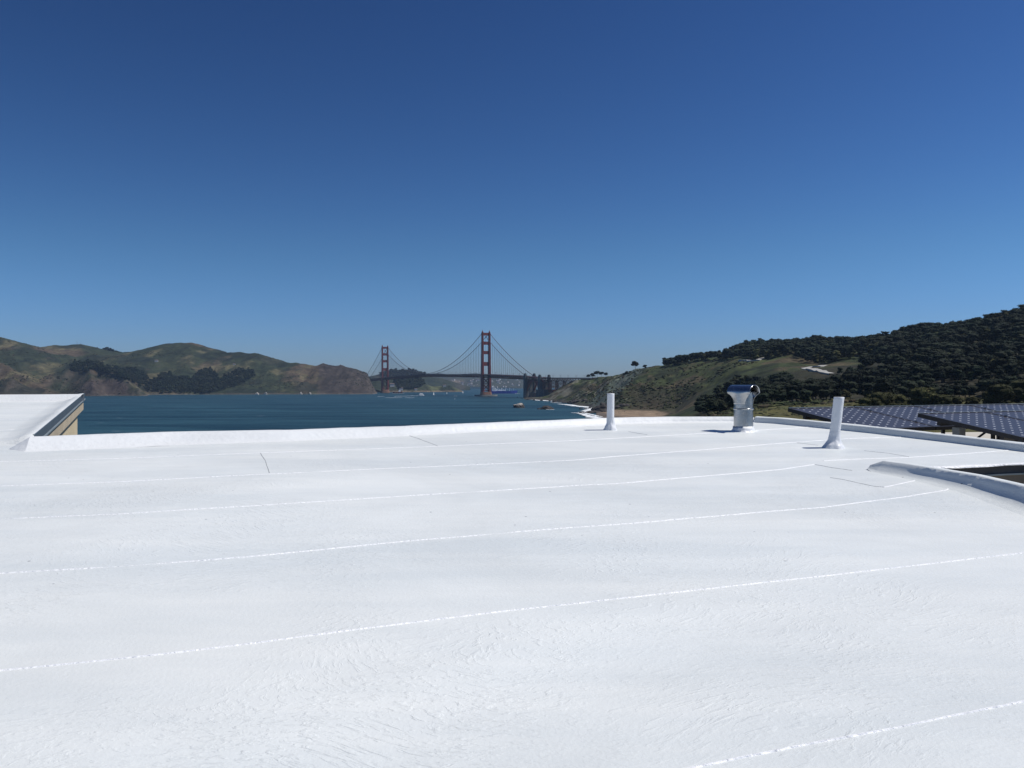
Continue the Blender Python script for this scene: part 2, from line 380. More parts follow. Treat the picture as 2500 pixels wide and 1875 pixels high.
def mixc(a, b, t): t = np.clip(t, 0, 1)[:, None]; return np.asarray(a)[None, :] * (1 - t) + (b if isinstance(b, np.ndarray) and b.ndim == 2 else np.asarray(b)[None, :]) * t
def mixa(A, b, t): t = np.clip(t, 0, 1)[:, None]; return A * (1 - t) + np.asarray(b)[None, :] * t

# ---- Marin side: headland range beyond the water, left
sil = [(-260, 800, 3700), (-120, 812, 3750), (0, 822, 3850), (25, 834, 3900), (45, 843, 3950), (64, 852, 4000), (79, 848, 4050), (136, 846, 4100), (181, 843, 4150), (197, 843, 4150), (226, 850, 4200), (246, 856, 4250), (296, 861, 4300), (330, 860, 4250), (350, 857, 4200), (384, 848, 4150), (407, 840, 4100), (429, 838, 4100), (463, 838, 4100), (480, 843, 4100), (495, 850, 4080), (518, 859, 4050), (586, 861, 4000), (622, 864, 3980), (638, 873, 3960), (653, 881, 3950), (676, 886, 3940), (721, 888, 3920), (744, 891, 3900), (766, 896, 3880), (789, 891, 3860), (832, 892, 3860)]
tail = [(832, 892, 3860), (852, 903, 3850), (879, 909, 3850), (892, 915, 3860), (901, 925, 3865)]
spurs = [
    (sil, .30), (tail, .9),
    ([(-150, 850, 3500), (-40, 880, 3250), (0, 892, 3150), (50, 917, 3060), (112, 951, 2960)], .55),
    ([(-80, 905, 3000), (20, 925, 2950), (75, 955, 2900)], .6),
    ([(25, 836, 3850), (30, 870, 3600), (60, 905, 3350)], .5),
    ([(136, 847, 4080), (150, 862, 3900), (190, 878, 3650), (235, 886, 3420), (215, 886, 3300)], .45),
    ([(105, 928, 3060), (140, 910, 3120), (176, 894, 3200), (215, 886, 3260), (245, 890, 3250), (290, 915, 3120), (335, 950, 3010), (352, 962, 2990)], .8),
    ([(215, 890, 3200), (225, 925, 3040), (228, 950, 2950)], 1.0),
    ([(181, 845, 4120), (240, 868, 3900), (300, 882, 3700), (345, 898, 3550), (393, 925, 3400)], .45),
    ([(407, 842, 4080), (375, 868, 3900), (340, 885, 3750)], .5),
    ([(463, 840, 4080), (470, 868, 3850), (450, 900, 3600), (440, 925, 3450)], .5),
    ([(495, 852, 4060), (520, 880, 3850), (515, 905, 3650), (480, 935, 3450)], .5),
    ([(586, 862, 3980), (560, 885, 3850), (535, 905, 3700)], .5),
    ([(622, 865, 3960), (612, 885, 3800), (590, 915, 3620), (600, 945, 3480)], .5),
    ([(622, 866, 3960), (645, 893, 3780), (665, 915, 3640), (683, 940, 3550), (690, 956, 3500)], .55),
    ([(789, 892, 3840), (775, 915, 3720), (735, 940, 3600), (700, 958, 3540)], .6),
    ([(789, 892, 3850), (795, 900, 3780), (832, 893, 3820), (852, 905, 3820), (892, 925, 3830)], .95),
    ([(795, 900, 3780), (800, 930, 3680), (810, 950, 3640)], .9),
    ([(840, 900, 3800), (850, 930, 3700), (855, 952, 3660)], 1.1),
]
marin_base = spur_field(spurs, soft=7.)
def marin_z(X, Y):
    z = marin_base(X, Y); U = X / Y * F + 1250
    z = z * (1 - .55 * sstep(893, 912, U) - .45 * sstep(904, 925, U + fbm(X / 40, Y / 40, 3, 55) * 4)) - 6 * sstep(905, 930, U)
    e = np.clip(z / 60, 0, 1); top = 1 - sstep(3600, 3950, Y) * .75
    z = z + e * top * (ridged(X / 210, Y / 420, 4, 3) * 16 + ridged(X / 70, Y / 220, 4, 9) * 10) - e * top * 8 + fbm(X / 45, Y / 45, 4, 5) * 3.0 * e
    return np.where(z > 0.5, z, -4.)
def marin_c(X, Y, Z, S, U):
    n = fbm(X / 260, Y / 420, 5, 11); n2 = fbm(X / 90, Y / 160, 5, 21); n3 = fbm(X / 24, Y / 40, 4, 31)
    c = mixc((.034, .046, .024), (.052, .060, .030), .5 + n2 * 1.4)
    c = mixa(c, (.105, .080, .052), sstep(.0, .28, n + .35 * n2))            # dry brown slopes
    c = mixa(c, (.125, .112, .060), sstep(.18, .4, n2 - .2 * n) * .8)         # pale yellow grass
    c = mixa(c, (.020, .028, .020), sstep(.15, .38, fbm(X / 120, Y / 120, 5, 41)) * .75)  # scrub
    rust = np.exp(-((U - 262) / 62) ** 2) * sstep(100, 20, Z) * sstep(3300, 3050, Y)
    c = mixa(c, (.085, .066, .058), sstep(.25, .55, rust + n3 * .18))
    c = mixa(c, (.060, .049, .042), sstep(.0, .5, sstep(765, 800, U) * (.75 + n3 * .6)))
    c = mixa(c, (.10, .080, .065), sstep(.75, 1.15, S + n3 * .3) * .6)
    c = mixa(c, (.14, .12, .10), sstep(7, 2, Z + n3 * 4) * .7)
    return np.clip(.8 * c * (1 + n3[:, None] * .55 + n2[:, None] * .3), .004, 1)
polar_grid('headland_hills', np.arange(-330, 962, 2.4), np.concatenate([np.arange(2840, 4300, 11.), np.arange(4300, 5000, 60.)]), marin_z, marin_c, M['terrain'])

# ---- far side beyond the bridge
far_lines = [
    ([(860, 928, 5600), (905, 924, 5700), (925, 916, 5750), (940, 910, 5800), (956, 906, 5850), (975, 903.5, 5900), (1002, 903.5, 5900), (1015, 907, 5900), (1029, 912, 5900), (1043, 916, 5900), (1075, 925, 5800)], .3),
    ([(925, 925, 4500), (960, 921, 4500), (1000, 921, 4480), (1025, 930, 4470), (1040, 945, 4460)], .55),
    ([(905, 935, 4300), (960, 938, 4350)], .6), ([(898, 926, 4330), (922, 927, 4330), (935, 934, 4330)], 1.0),
    ([(1012, 941, 4560), (1030, 939, 4550), (1046, 939, 4540), (1060, 943.5, 4540), (1076, 941.5, 4540), (1096, 941, 4540), (1104, 945, 4530), (1112, 950, 4520), (1120, 954, 4515)], .5),
]
farb = spur_field(far_lines, soft=5.)
def far_z(X, Y):
    z = farb(X, Y); e = np.clip(z / 40, 0, 1)
    z = z + e * (ridged(X / 150, Y / 150, 4, 61) * 6 - 3) + e * fbm(X / 25, Y / 25, 3, 8) * 3
    return np.where(z > .4, z, -4.)
def far_c(X, Y, Z, S, U):
    n = fbm(X / 110, Y / 200, 5, 71); n3 = fbm(X / 26, Y / 40, 4, 75)
    c = mixc((.020, .030, .020), (.038, .046, .026), .5 + n)
    pen = sstep(1040, 1056, U) * sstep(5000, 4800, Y)
    c = mixa(c, (.085, .095, .045), pen * sstep(-.1, .3, n + .3))
    c = mixa(c, (.20, .15, .11), sstep(9, 3, Z + n3 * 4) * sstep(5000, 4900, Y) * .8)
    c = mixa(c, (.06, .055, .05), sstep(5200, 5400, Y) * sstep(-.1, .4, n) * .7)
    return np.clip(c * (1 + n3[:, None] * .3), .004, 1)
polar_grid('far_headland', np.arange(850, 1150, 2.), np.concatenate([np.arange(4250, 5000, 14.), np.arange(5000, 6300, 26.)]), far_z, far_c, M['terrain'])

tib_lines = [
    ([(820, 915, 9200), (930, 918, 9200), (1000, 916, 9300), (1043, 914, 9300), (1077, 911, 9300), (1092, 913, 9300), (1151, 912, 9300), (1164, 911.5, 9300), (1205, 914, 9300), (1240, 917, 9300), (1300, 924, 9300), (1374, 932, 9300), (1480, 934, 9300), (1700, 930, 9400)], .12),
    ([(960, 930, 8500), (1020, 928, 8450), (1060, 931, 8400), (1100, 926, 8500), (1150, 929, 8500), (1200, 930, 8500), (1260, 934, 8500)], .22),
    ([(1000, 938, 8250), (1060, 939, 8250), (1150, 940, 8250)], .25),
]
tibb = spur_field(tib_lines, soft=5.)
def tib_z(X, Y):
    z = tibb(X, Y); e = np.clip(z / 40, 0, 1)
    z = z + e * (ridged(X / 260, Y / 260, 4, 81) * 14 - 8)
    return np.where(z > .4, z, -5.)
def tib_c(X, Y, Z, S, U):
    n = fbm(X / 160, Y / 300, 5, 91); n3 = fbm(X / 40, Y / 60, 4, 95)
    c = mixc((.026, .034, .026), (.050, .054, .036), .5 + n)
    c = mixa(c, (.16, .125, .09), np.exp(-((U - 1112) / 17) ** 2) * np.exp(-((Z - 65) / 22) ** 2) * 1.1)
    return np.clip(c * (1 + n3[:, None] * .35), .004, 1)
polar_grid('distant_hills', np.arange(800, 1720, 4.), np.arange(8000, 10000, 45.), tib_z, tib_c, M['terrain'])

# ---- Presidio side: bluffs and wooded hill, right
COL = [  # photo column -> (distance, height) profile
    (1150, [(150, -6), (3400, -6)]),
    (1262, [(150, -6), (2180, -6), (2300, -6), (3400, -6)]),
    (1285, [(150, -6), (2230, -5), (2260, 1.2), (2600, 3), (2720, -4), (3400, -6)]),
    (1320, [(150, -6), (2160, -5), (2190, 1.5), (2380, 5), (2520, 4), (2750, -4), (3400, -6)]),
    (1340, [(150, -6), (2090, -5), (2120, 1.5), (2200, 6), (2290, 14), (2400, 10), (2800, 3), (3400, -6)]),
    (1360, [(150, -6), (1980, -5), (2010, 1.5), (2120, 12), (2250, 27), (2400, 26), (3400, -6)]),
    (1385, [(150, -6), (1860, -5), (1890, 1.5), (2060, 18), (2230, 42), (2400, 42), (3400, 0)]),
    (1430, [(150, -6), (1560, -6), (1585, 1.5), (1720, 10), (1980, 36), (2180, 54.5), (2400, 55), (3400, 20)]),
    (1458, [(150, -6), (920, -6), (1010, -.2), (1180, .9), (1350, 1.6), (1480, 6), (1720, 22), (1960, 48), (2100, 57), (2400, 57), (3400, 24)]),
    (1483, [(150, -6), (860, -6), (1000, 0), (1180, 1.5), (1350, 3), (1430, 18), (1700, 42), (1950, 59.5), (2300, 58), (3400, 30)]),
    (1519, [(150, 0), (1000, .5), (1200, 3.2), (1255, 9), (1340, 26), (1600, 46), (1830, 61.5), (2200, 60), (3400, 30)]),
    (1552, [(150, 15), (700, 3), (1060, 1.4), (1200, 3.6), (1240, 9), (1330, 29), (1560, 58), (1730, 75), (2100, 72), (3400, 30)]),
    (1600, [(150, 26), (500, 14), (900, 3), (1080, 1.8), (1190, 4), (1225, 10), (1300, 28), (1480, 60), (1640, 79.5), (2000, 78), (3400, 40)]),
    (1650, [(150, 28), (420, 22), (800, 10), (1080, 6), (1170, 10), (1290, 32), (1440, 62), (1590, 84), (2000, 83), (3400, 40)]),
    (1700, [(150, 30), (330, 27), (480, 21), (800, 16), (1000, 20), (1250, 45), (1400, 68), (1520, 88), (1950, 87), (3400, 40)]),
    (1800, [(150, 30), (330, 30.5), (450, 28), (700, 24), (900, 38), (1150, 66), (1330, 84), (1460, 98), (1900, 98), (3400, 50)]),
    (1900, [(150, 30), (360, 32), (450, 30), (680, 30), (860, 50), (1100, 74), (1280, 92), (1420, 105), (1900, 104), (3400, 50)]),
    (2000, [(150, 30), (360, 31.5), (460, 31), (660, 34), (830, 55), (1050, 70), (1220, 90), (1370, 112), (1900, 112), (3400, 50)]),
    (2115, [(150, 30), (360, 31), (460, 32), (620, 36), (800, 56), (1000, 72), (1180, 92), (1310, 103), (1900, 105), (3400, 50)]),
    (2250, [(150, 30), (360, 31), (480, 34), (620, 42), (800, 64), (980, 84), (1200, 117), (1800, 118), (3400, 60)]),
    (2400, [(150, 30), (360, 32), (480, 37), (620, 48), (800, 74), (980, 102), (1110, 121), (1700, 124), (3400, 60)]),
    (2500, [(150, 30), (360, 33), (480, 39), (620, 53), (800, 84), (960, 109), (1060, 127), (1700, 130), (3400, 60)]),
    (2900, [(150, 32), (360, 37), (480, 44), (620, 60), (800, 96), (980, 140), (1060, 150), (1700, 150), (3400, 60)]),
]
_cu = np.array([c[0] for c in COL], float)
_DK = np.arange(100, 3450, 10.)
def _smooth_profile(p):
    z = np.interp(_DK, [a for a, _ in p], [b for _, b in p])
    k = np.array([1, 2, 3, 2, 1.]); k /= k.sum()
    return np.convolve(np.pad(z, 2, mode='edge'), k, 'valid')
_PZ = np.array([_smooth_profile(c[1]) for c in COL])
def presidio_base(X, Y):
    U = X / Y * F + 1250
    j = np.clip(np.searchsorted(_cu, U) - 1, 0, len(_cu) - 2)
    t = np.clip((U - _cu[j]) / (_cu[j + 1] - _cu[j]), 0, 1)
    q = np.clip((Y - 100) / 10, 0, len(_DK) - 1.001); q0 = q.astype(int); fq = q - q0
    g = lambda jj: _PZ[jj, q0] * (1 - fq) + _PZ[jj, q0 + 1] * fq
    return g(j) * (1 - t) + g(j + 1) * t
def presidio_z(X, Y):
    z = presidio_base(X, Y)
    e = np.clip((z - 4) / 26, 0, 1)
    crag = e * sstep(1020, 1150, Y) * sstep(75, 45, z)
    z = z + e * fbm(X / 90, Y / 90, 4, 101) * 4.5 * sstep(100, 500, Y) + crag * (ridged(X / 55, Y / 75, 4, 111) * 9 - 3) + e * fbm(X / 12, Y / 12, 3, 121) * 1.3
    low = (z > -4) & (z < 8)
    z = z + np.where(low, fbm(X / 18, Y / 18, 3, 131) * .5, 0)
    return z
def presidio_c(X, Y, Z, S, U):
    n = fbm(X / 100, Y / 160, 5, 141); n2 = fbm(X / 34, Y / 60, 5, 151); n3 = fbm(X / 9, Y / 16, 4, 161)
    c = mixc((.036, .048, .018), (.070, .082, .030), .5 + n * 1.3)            # coastal grass
    c = mixa(c, (.085, .070, .040), sstep(.05, .35, n2 + .2 * n))             # dry scrub
    c = mixa(c, (.022, .028, .014), sstep(.08, .32, fbm(X / 42, Y / 42, 5, 171)) * .85)
    low = sstep(46, 24, Z) * sstep(980, 1150, Y) * sstep(1500, 1560, U)
    c = mixa(c, (.050, .044, .028), low * .75)
    serp = np.exp(-((U - 1478 - (Z - 20) * 1.4) / 26) ** 2) * sstep(1250, 1400, Y)    # grey green rock
    c = mixa(c, (.115, .140, .118), sstep(.3, .7, serp + n3 * .3) * .8)
    out = sstep(.22, .4, fbm(X / 26, Y / 50, 4, 181) + .35 * n3) * sstep(1550, 1500, U)
    c = mixa(c, (.20, .19, .155), out * .6)
    sand = sstep(5.2, 3.6, Z + n3 * .8) * sstep(1500, 1350, Y)
    c = mixa(c, (.27, .20, .135), sand)
    c = mixa(c, (.13, .105, .085), sand * sstep(1.6, .9, Z))
    rocky = sstep(5, 3, Z + n3 * 2) * sstep(1400, 1550, Y)
    c = mixa(c, (.06, .052, .045), rocky * .8)
    mound = sstep(520, 430, Y) * sstep(1700, 1760, U)
    c = mixa(c, (.105, .098, .036), mound * sstep(-.5, .2, n2) * .9)
    wood = sstep(1680, 1730, U) * sstep(480, 540, Y) * (1 - sstep(880, 960, Y) * sstep(2250, 2180, U))
    c = mixa(c, (.030, .028, .018), wood * .8)
    return np.clip(c * (1 + n3[:, None] * .38), .003, 1)
Ds = np.concatenate([np.arange(150, 1000, 8.), np.arange(1000, 2400, 7.), np.arange(2400, 3400, 60.)])
polar_grid('bluff_hillside', np.arange(1255, 2900, 3.2), Ds, presidio_z, presidio_c, M['bluff'])

# ---- ground under the houses
def pad_z(x, y):
    return 30 + fbm(x / 30, y / 30, 4, 191) * .6 - sstep(150, 185, y) * 34 * sstep(60, 40, x) - sstep(-60, -110, x) * 34 
gx = np.linspace(-140, 220, 61); gy = np.linspace(-100, 200, 51)
GX, GY = np.meshgrid(gx, gy, indexing='ij'); GZ = pad_z(GX, GY)
ii = np.arange(GX.size).reshape(GX.shape)
me = np_mesh('ground', np.stack([GX.ravel(), GY.ravel(), GZ.ravel()], 1), np.stack([ii[:-1, :-1].ravel(), ii[1:, :-1].ravel(), ii[1:, 1:].ravel(), ii[:-1, 1:].ravel()], 1), M['bluff'], np.tile([[.07, .072, .035]], (GX.size, 1)) * (1 + .4 * fbm(GX / 9, GY / 9, 4, 201).ravel()[:, None]))
tag(link('ground', me), kind='structure')

# helper: first hit of a photo pixel on a height function
def hit(u, v, zf, d0, d1, step=4.):
    d = np.arange(d0, d1, step); X = (u - 1250) / F * d
    zr = CAM_Z - (v - 937.5) / F * d; zt = zf(X, d)
    k = np.nonzero(zt >= zr)[0]
    if len(k) == 0: return None
    return float(X[k[0]]), float(d[k[0]]), float(zt[k[0]])

# ------------------------------------------------------------------ roof under the camera
RA, RB, RH = 0.00155, 0.0545, 0.77
def rp(u, v, h=0.0):
    X = (u - 1250) / F; t = (RH - h) / (RB + RA * X + (v - 937) / F)
    return Vector((X * t, t, CAM_Z - RH + h + RA * X * t + RB * t))
def rz(x, y): return CAM_Z - RH + RA * x + RB * y
E1 = Vector((.944, .330, 0)); E2 = Vector((-.330, .944, 0))

main_house = empty('flat_roofed_house', (0, 3, 30))
tag(main_house, 'house with white coated flat roof, low white parapet and beige stucco walls, in the foreground', 'house')
def child(o, parent):   # parent keeping world position
    o.parent = parent; o.matrix_parent_inverse = Matrix.Translation(parent.location).inverted(); return o

FARL = [rp(-40, 1106), rp(60, 1102), rp(200, 1096), rp(420, 1085), rp(700, 1077), rp(1000, 1063), rp(1250, 1049), rp(1400, 1041), rp(1512, 1034.5), rp(1650, 1031), rp(1790, 1030), rp(1842, 1031)]
RGT = [rp(1842, 1031), rp(1900, 1034.5), rp(2030, 1047.5), rp(2171, 1063), rp(2330, 1082), rp(2500, 1103), rp(2700, 1130)]
CURB = [rp(2158, 1124, .06), rp(2210, 1129.5, .066), rp(2290, 1141, .075), rp(2388, 1156, .085), rp(2500, 1179, .10), rp(2700, 1226, .12)]
for q_ in CURB: q_.z = CAM_Z - RH + RA * q_.x + RB * q_.y
WR0, WR1 = rp(80, 1060, .06), rp(203, 959, .066)
for q_ in (WR0, WR1): q_.z = CAM_Z - RH + RA * q_.x + RB * q_.y
def cut(bm, co, no):     # keep the side opposite to the normal
    bmesh.ops.bisect_plane(bm, geom=bm.verts[:] + bm.edges[:] + bm.faces[:], plane_co=co, plane_no=no, clear_outer=True, dist=1e-5)
def roof_piece(xr, yr, cuts, step=.1):
    nx = int((xr[1] - xr[0]) / step); ny = int((yr[1] - yr[0]) / step)
    bm = bmesh.new(); vs = {}
    for i in range(nx + 1):
        for j in range(ny + 1):
            s = xr[0] + i * step; t = yr[0] + j * step; p = E1 * s + E2 * t; vs[i, j] = bm.verts.new((p.x, p.y, 0))
    for i in range(nx):
        for j in range(ny): bm.faces.new((vs[i, j], vs[i + 1, j], vs[i + 1, j + 1], vs[i, j + 1]))
    for co, no in cuts: cut(bm, Vector((co.x, co.y, 0)), Vector((no.x, no.y, 0)))
    return bm
def side(a, b):          # normal pointing to the left of a->b
    d = (b - a); return Vector((-d.y, d.x, 0)).normalized()
farA, farB = rp(60, 1099), rp(1512, 1032)
nf = side(farA, farB)
nr = side(RGT[4], RGT[1]) * -1            # outward to the right
nc = side(CURB[4], CURB[1]) * -1          # to the right of the curb line
HOLE_FAR = [rp(2175, 1146), rp(2500, 1132)]
parts = []
far_out = farA + nf * .08
parts.append(roof_piece((-14, 12), (-5, 9.5), [(far_out, nf), (RGT[2] - nr * -.05, nr), (CURB[1], nc)]))
nh = side(HOLE_FAR[0], HOLE_FAR[1]) * -1
parts.append(roof_piece((0, 12), (0, 9.5), [(far_out, nf), (RGT[2] - nr * -.05, nr), (CURB[1], nc * -1), (HOLE_FAR[0], nh)]))
nw = side(WR1, WR0)
nw = nw if nw.x > 0 else nw * -1
wfar = rp(0, 979), rp(203, 978)
nwf = side(wfar[0], wfar[1])
parts.append(roof_piece((-24, 4), (2, 18), [(far_out, nf * -1), (WR0, nw), (wfar[0], nwf)]))
dw_ = (WR1 - WR0); dw_.z = 0; dw_.normalize()
parts.append(roof_piece((-8, 1), (4, 10), [(far_out, nf * -1), (WR0 + dw_ * .05, dw_), (WR0 + nw * .42, nw), (WR0 + nw * .001, nw * -1)]))
bmr = bmesh.new()
for b_ in parts:
    t_ = bpy.data.meshes.new('t'); b_.to_mesh(t_); bmr.from_mesh(t_); b_.free()
for v_ in bmr.verts:
    x, y = v_.co.x, v_.co.y
    # gentle ponding waves and the rise towards the curb
    z = rz(x, y) + .004 * mn.noise(Vector((x * .9, y * .9, 0))) + .0015 * mn.noise(Vector((x * 3.1, y * 3.1, 4)))
    q = Vector((x, y, 0)); 
    v_.co.z = z
bmesh.ops.recalc_face_normals(bmr, faces=bmr.faces)
me = bpy.data.meshes.new('roof'); bmr.to_mesh(me); bmr.free(); me.materials.append(M['roof'])
me.polygons.foreach_set('use_smooth', [True] * len(me.polygons))
roof = child(link('roof', me), main_house)

def rchild(o): o.parent = roof; return o

def resample(pts, step):
    out = []
    for a, b in zip(pts[:-1], pts[1:]):
        n = max(1, int((b - a).length / step))
        out += [a.lerp(b, i / n) for i in range(n)]
    out.append(pts[-1]); return out
def sweep(path, prof, flip=1, jit=.0):
    """profile points (outward offset, height) or function of t, swept along a plan path"""
    vs = []; n = None
    for i, p in enumerate(path):
        t = path[min(i + 1, len(path) - 1)] - path[max(i - 1, 0)]; t.z = 0; t.normalize()
        nrm = Vector((-t.y, t.x, 0)) * flip
        pr = prof(i / (len(path) - 1)) if callable(prof) else prof; n = len(pr)
        for k, (o_, h_) in enumerate(pr):
            jj = jit * mn.noise(Vector((i * .37, k * 2.1, 5.)))
            q = p + nrm * (o_ + jj); vs.append((q.x, q.y, q.z + h_ + jj * .6))
    fs = [(i * n + k, i * n + k + 1, (i + 1) * n + k + 1, (i + 1) * n + k) for i in range(len(path) - 1) for k in range(n - 1)]
    return vs, fs

def far_prof(t):
    h = .090 - .047 * t; c = .15 * (1 - t) ** 1.2 + .012; tw = .05
    k = sstep(.62, .8, np.float64(t))
    mid = h * (.86 - .45 * k)
    return [(-.03, -.004), (-.01, .0012), (c * .22, h * .10), (c * .5, mid * .42), (c * .82, mid * .88), (c + .012, h * .97), (c + .025, h), (c + tw, h + .003), (c + tw + .012, h - .006), (c + tw + .014, -.9)]
m_ = MB(); fl = resample(FARL[1:], .06); m_.add(*sweep(fl, far_prof, 1, .004))
fv = m_.v[:10]; dl = (fl[0] - fl[3]).normalized()   # the parapet's left end slopes down to the roof
nose = []
for k, p in enumerate(fv):
    q = Vector(p); gz = rz(q.x, q.y); hh = max(0, q.z - gz); q = q + dl * (.02 + hh * 1.1 + .04 * k / 9); q.z = rz(q.x, q.y) - .004 if k < 9 else q.z - 0; nose.append(q)
m_.add([Vector(p) for p in fv] + nose, [(k, k + 1, 11 + k, 10 + k) for k in range(9)])
o = m_.build('parapet', M['parapet_coat'], None, smooth=True); rchild(o); tag(o, 'low white parapet along the seaward roof edge')
def right_prof(t): return [(-.03, -.004), (0, .002), (.006, .012), (.010, .046), (.016, .052), (.075, .056), (.082, .048), (.084, -.9)]
m_ = MB(); m_.add(*sweep(resample(RGT, .06), right_prof, 1, .004))
o = m_.build('parapet', M['roof'], None, smooth=True); rchild(o); tag(o, 'low white parapet along the right roof edge')
# corner filler between the two parapets
# curb by the light well: broad soft slope rising to a lip, higher towards the camera
def curb_prof(t):
    h = .060 + .045 * t; wd = .10 + .09 * t
    return [(wd, -.004), (wd * .62, h * .05), (.058 + .015 * t, h * .13), (.036 + .006 * t, h * .33), (.022, h * .63), (.011, h * .95), (.005, h * .985), (-.001, h), (-.022, h + .002), (-.030, h - .008), (-.032, -.6)]
cpts = resample([p + Vector((0, 0, 0)) for p in CURB], .05)
m_ = MB(); cv, cf_ = sweep(cpts, curb_prof, -1, .0012)
m_.add(cv, cf_)
nP = 11; tip = cpts[0] + (cpts[0] - cpts[4]).normalized() * .12 - nc * .03   # tapering nose of the curb
base = [Vector(p) for p in cv[:nP]]
tp = [Vector((b.x * .35 + tip.x * .65, b.y * .35 + tip.y * .65, rz(tip.x, tip.y) + (b.z - rz(b.x, b.y)) * .30 + .004)) for b in base[:10]] + [Vector((tip.x, tip.y, rz(tip.x, tip.y) - .6))]
m_.add(base + tp, [(k, k + 1, nP + k + 1, nP + k) for k in range(nP - 1)])
o = m_.build('curb', M['roof'], None, smooth=True); rchild(o); tag(o, 'raised white curb beside the dark light well')
# light well walls
hA = HOLE_FAR[0] + (HOLE_FAR[0] - HOLE_FAR[1]).normalized() * .1; hB = HOLE_FAR[1] + (HOLE_FAR[1] - HOLE_FAR[0]).normalized() * 1.2
def wallstrip(name, a, b, top, bot, off, mat, nrm):
    m = MB(); a2 = a + nrm * off; b2 = b + nrm * off; th = nrm * -.02
    vs = [a2 + Vector((0, 0, top)), b2 + Vector((0, 0, top)), b2 + Vector((0, 0, bot)), a2 + Vector((0, 0, bot))]
    vs += [p + th for p in vs]
    m.add(vs, [(0, 1, 2, 3), (7, 6, 5, 4), (0, 4, 5, 1), (3, 2, 6, 7), (0, 3, 7, 4), (1, 5, 6, 2)])
    return rchild(m.build(name, mat))
wallstrip('light_well_wall', hA, hB, -.006, -.055, .0, M['well_dark'], nh)
wallstrip('light_well_sill', hA, hB, -.055, -.064, .012, M['flash_light'], nh)
wallstrip('light_well_wall', hA, hB, -.064, -.9, .004, M['well_brown'], nh)
m_ = MB(); hv, hf = sweep(resample([hA, hB], .05), [(0.012, .004), (.0, .008), (-.012, .004), (-.016, -.006)], 1, .006)
rchild(MB().add(hv, hf).build('roof_edge', M['seam'], smooth=True))

# seams traced over the roof
def ribbon(pts, wdt, hgt, jit, mat, name, seedz=0., brk=.0):
    pp = resample([Vector(p) for p in pts], .03)
    vs = []; fs = []
    for i, p in enumerate(pp):
        t = pp[min(i + 1, len(pp) - 1)] - pp[max(i - 1, 0)]; t.z = 0; t.normalize(); n = Vector((-t.y, t.x, 0))
        wv = wdt * (.75 + .5 * abs(mn.noise(Vector((i * .31, seedz, 1.)))) * 1.6 + .2 * random.random()); off = jit * mn.noise(Vector((i * .12, seedz, 7.))) + jit * .4 * (random.random() - .5)
        hz = hgt * (.8 + .35 * random.random())
        if brk and mn.noise(Vector((i * .09, seedz, 3.))) > .55 - brk: wv *= .35; hz *= .3
        for o_, h_ in ((-wv, -.001), (-wv * .4, hz), (wv * .4, hz * .8), (wv, -.001)):
            q = p + n * (o_ + off); vs.append((q.x, q.y, rz(q.x, q.y) + h_ + .004 * mn.noise(Vector((q.x * .9, q.y * .9, 0))) + .0015 * mn.noise(Vector((q.x * 3.1, q.y * 3.1, 4)))))
    k = 4
    for i in range(len(pp) - 1):
        for j in range(3): fs.append((i * k + j, i * k + j + 1, (i + 1) * k + j + 1, (i + 1) * k + j))
    m = MB(); m.add(vs, fs); return rchild(m.build(name, mat))
SEAMS = [
    [(-120, 1130), (0, 1127), (300, 1118), (600, 1107), (1066, 1089), (1400, 1076), (1900, 1047), (1976, 1042)],
    [(-120, 1190), (0, 1186), (300, 1175), (600, 1159.5), (1000, 1140), (1400, 1123), (1900, 1082.4), (2080, 1070), (2198, 1067)],
    [(-120, 1272), (0, 1267), (300, 1255), (600, 1236), (1000, 1210), (1400, 1185.5), (1500, 1181), (1900, 1145.6), (1989, 1133)],
    [(2010, 1124), (2120, 1119), (2223, 1115), (2330, 1108), (2475, 1098)],
    [(-150, 1412), (0, 1400), (300, 1382), (600, 1359), (1000, 1319.5), (1400, 1287.5), (1500, 1281), (2000, 1238), (2220, 1210), (2307, 1196), (2330, 1186)],
    [(-200, 1655), (0, 1635), (400, 1597), (700, 1560), (1000, 1520), (1250, 1489), (1500, 1461), (2000, 1408), (2500, 1349), (2700, 1322)],
    [(1560, 1905), (1703, 1875), (2000, 1813), (2200, 1775), (2500, 1710), (2700, 1665)],
    [(2157, 1188), (2230, 1173), (2262, 1160)],
    [(-60, 1002), (0, 1001), (60, 1001), (130, 1001)],
    [(-60, 1024.5), (0, 1023.5), (100, 1022.5)],
    [(-60, 1051), (0, 1050), (70, 1047)],
]
for si, S_ in enumerate(SEAMS):
    d0 = rp(*S_[len(S_) // 2]).y
    ribbon([rp(*p) for p in S_], (.0030 + .0008 * d0), .0022, .003, M['seam'], 'seam', si * 3.3, brk=.06)
LAPS = [[(636, 1106), (648, 1126), (658, 1154)], [(991, 1040), (993, 1060)], [(993, 1061), (1020, 1070), (1068, 1088)], [(1535, 1053), (1560, 1058), (1580, 1061)],
        [(2027, 1165), (2060, 1170), (2100, 1179), (2135, 1186), (2157, 1188)], [(1987, 1133), (2030, 1141), (2080, 1148)], [(2110, 1100), (2170, 1106), (2220, 1114)], [(1945, 1081), (1997, 1087)]]
for li, S_ in enumerate(LAPS):
    if li == 1: continue
    ribbon([rp(*p) for p in S_], .0032, .0016, .003, M['lap'], 'lap_crack', 50 + li * 2.2, brk=.05)

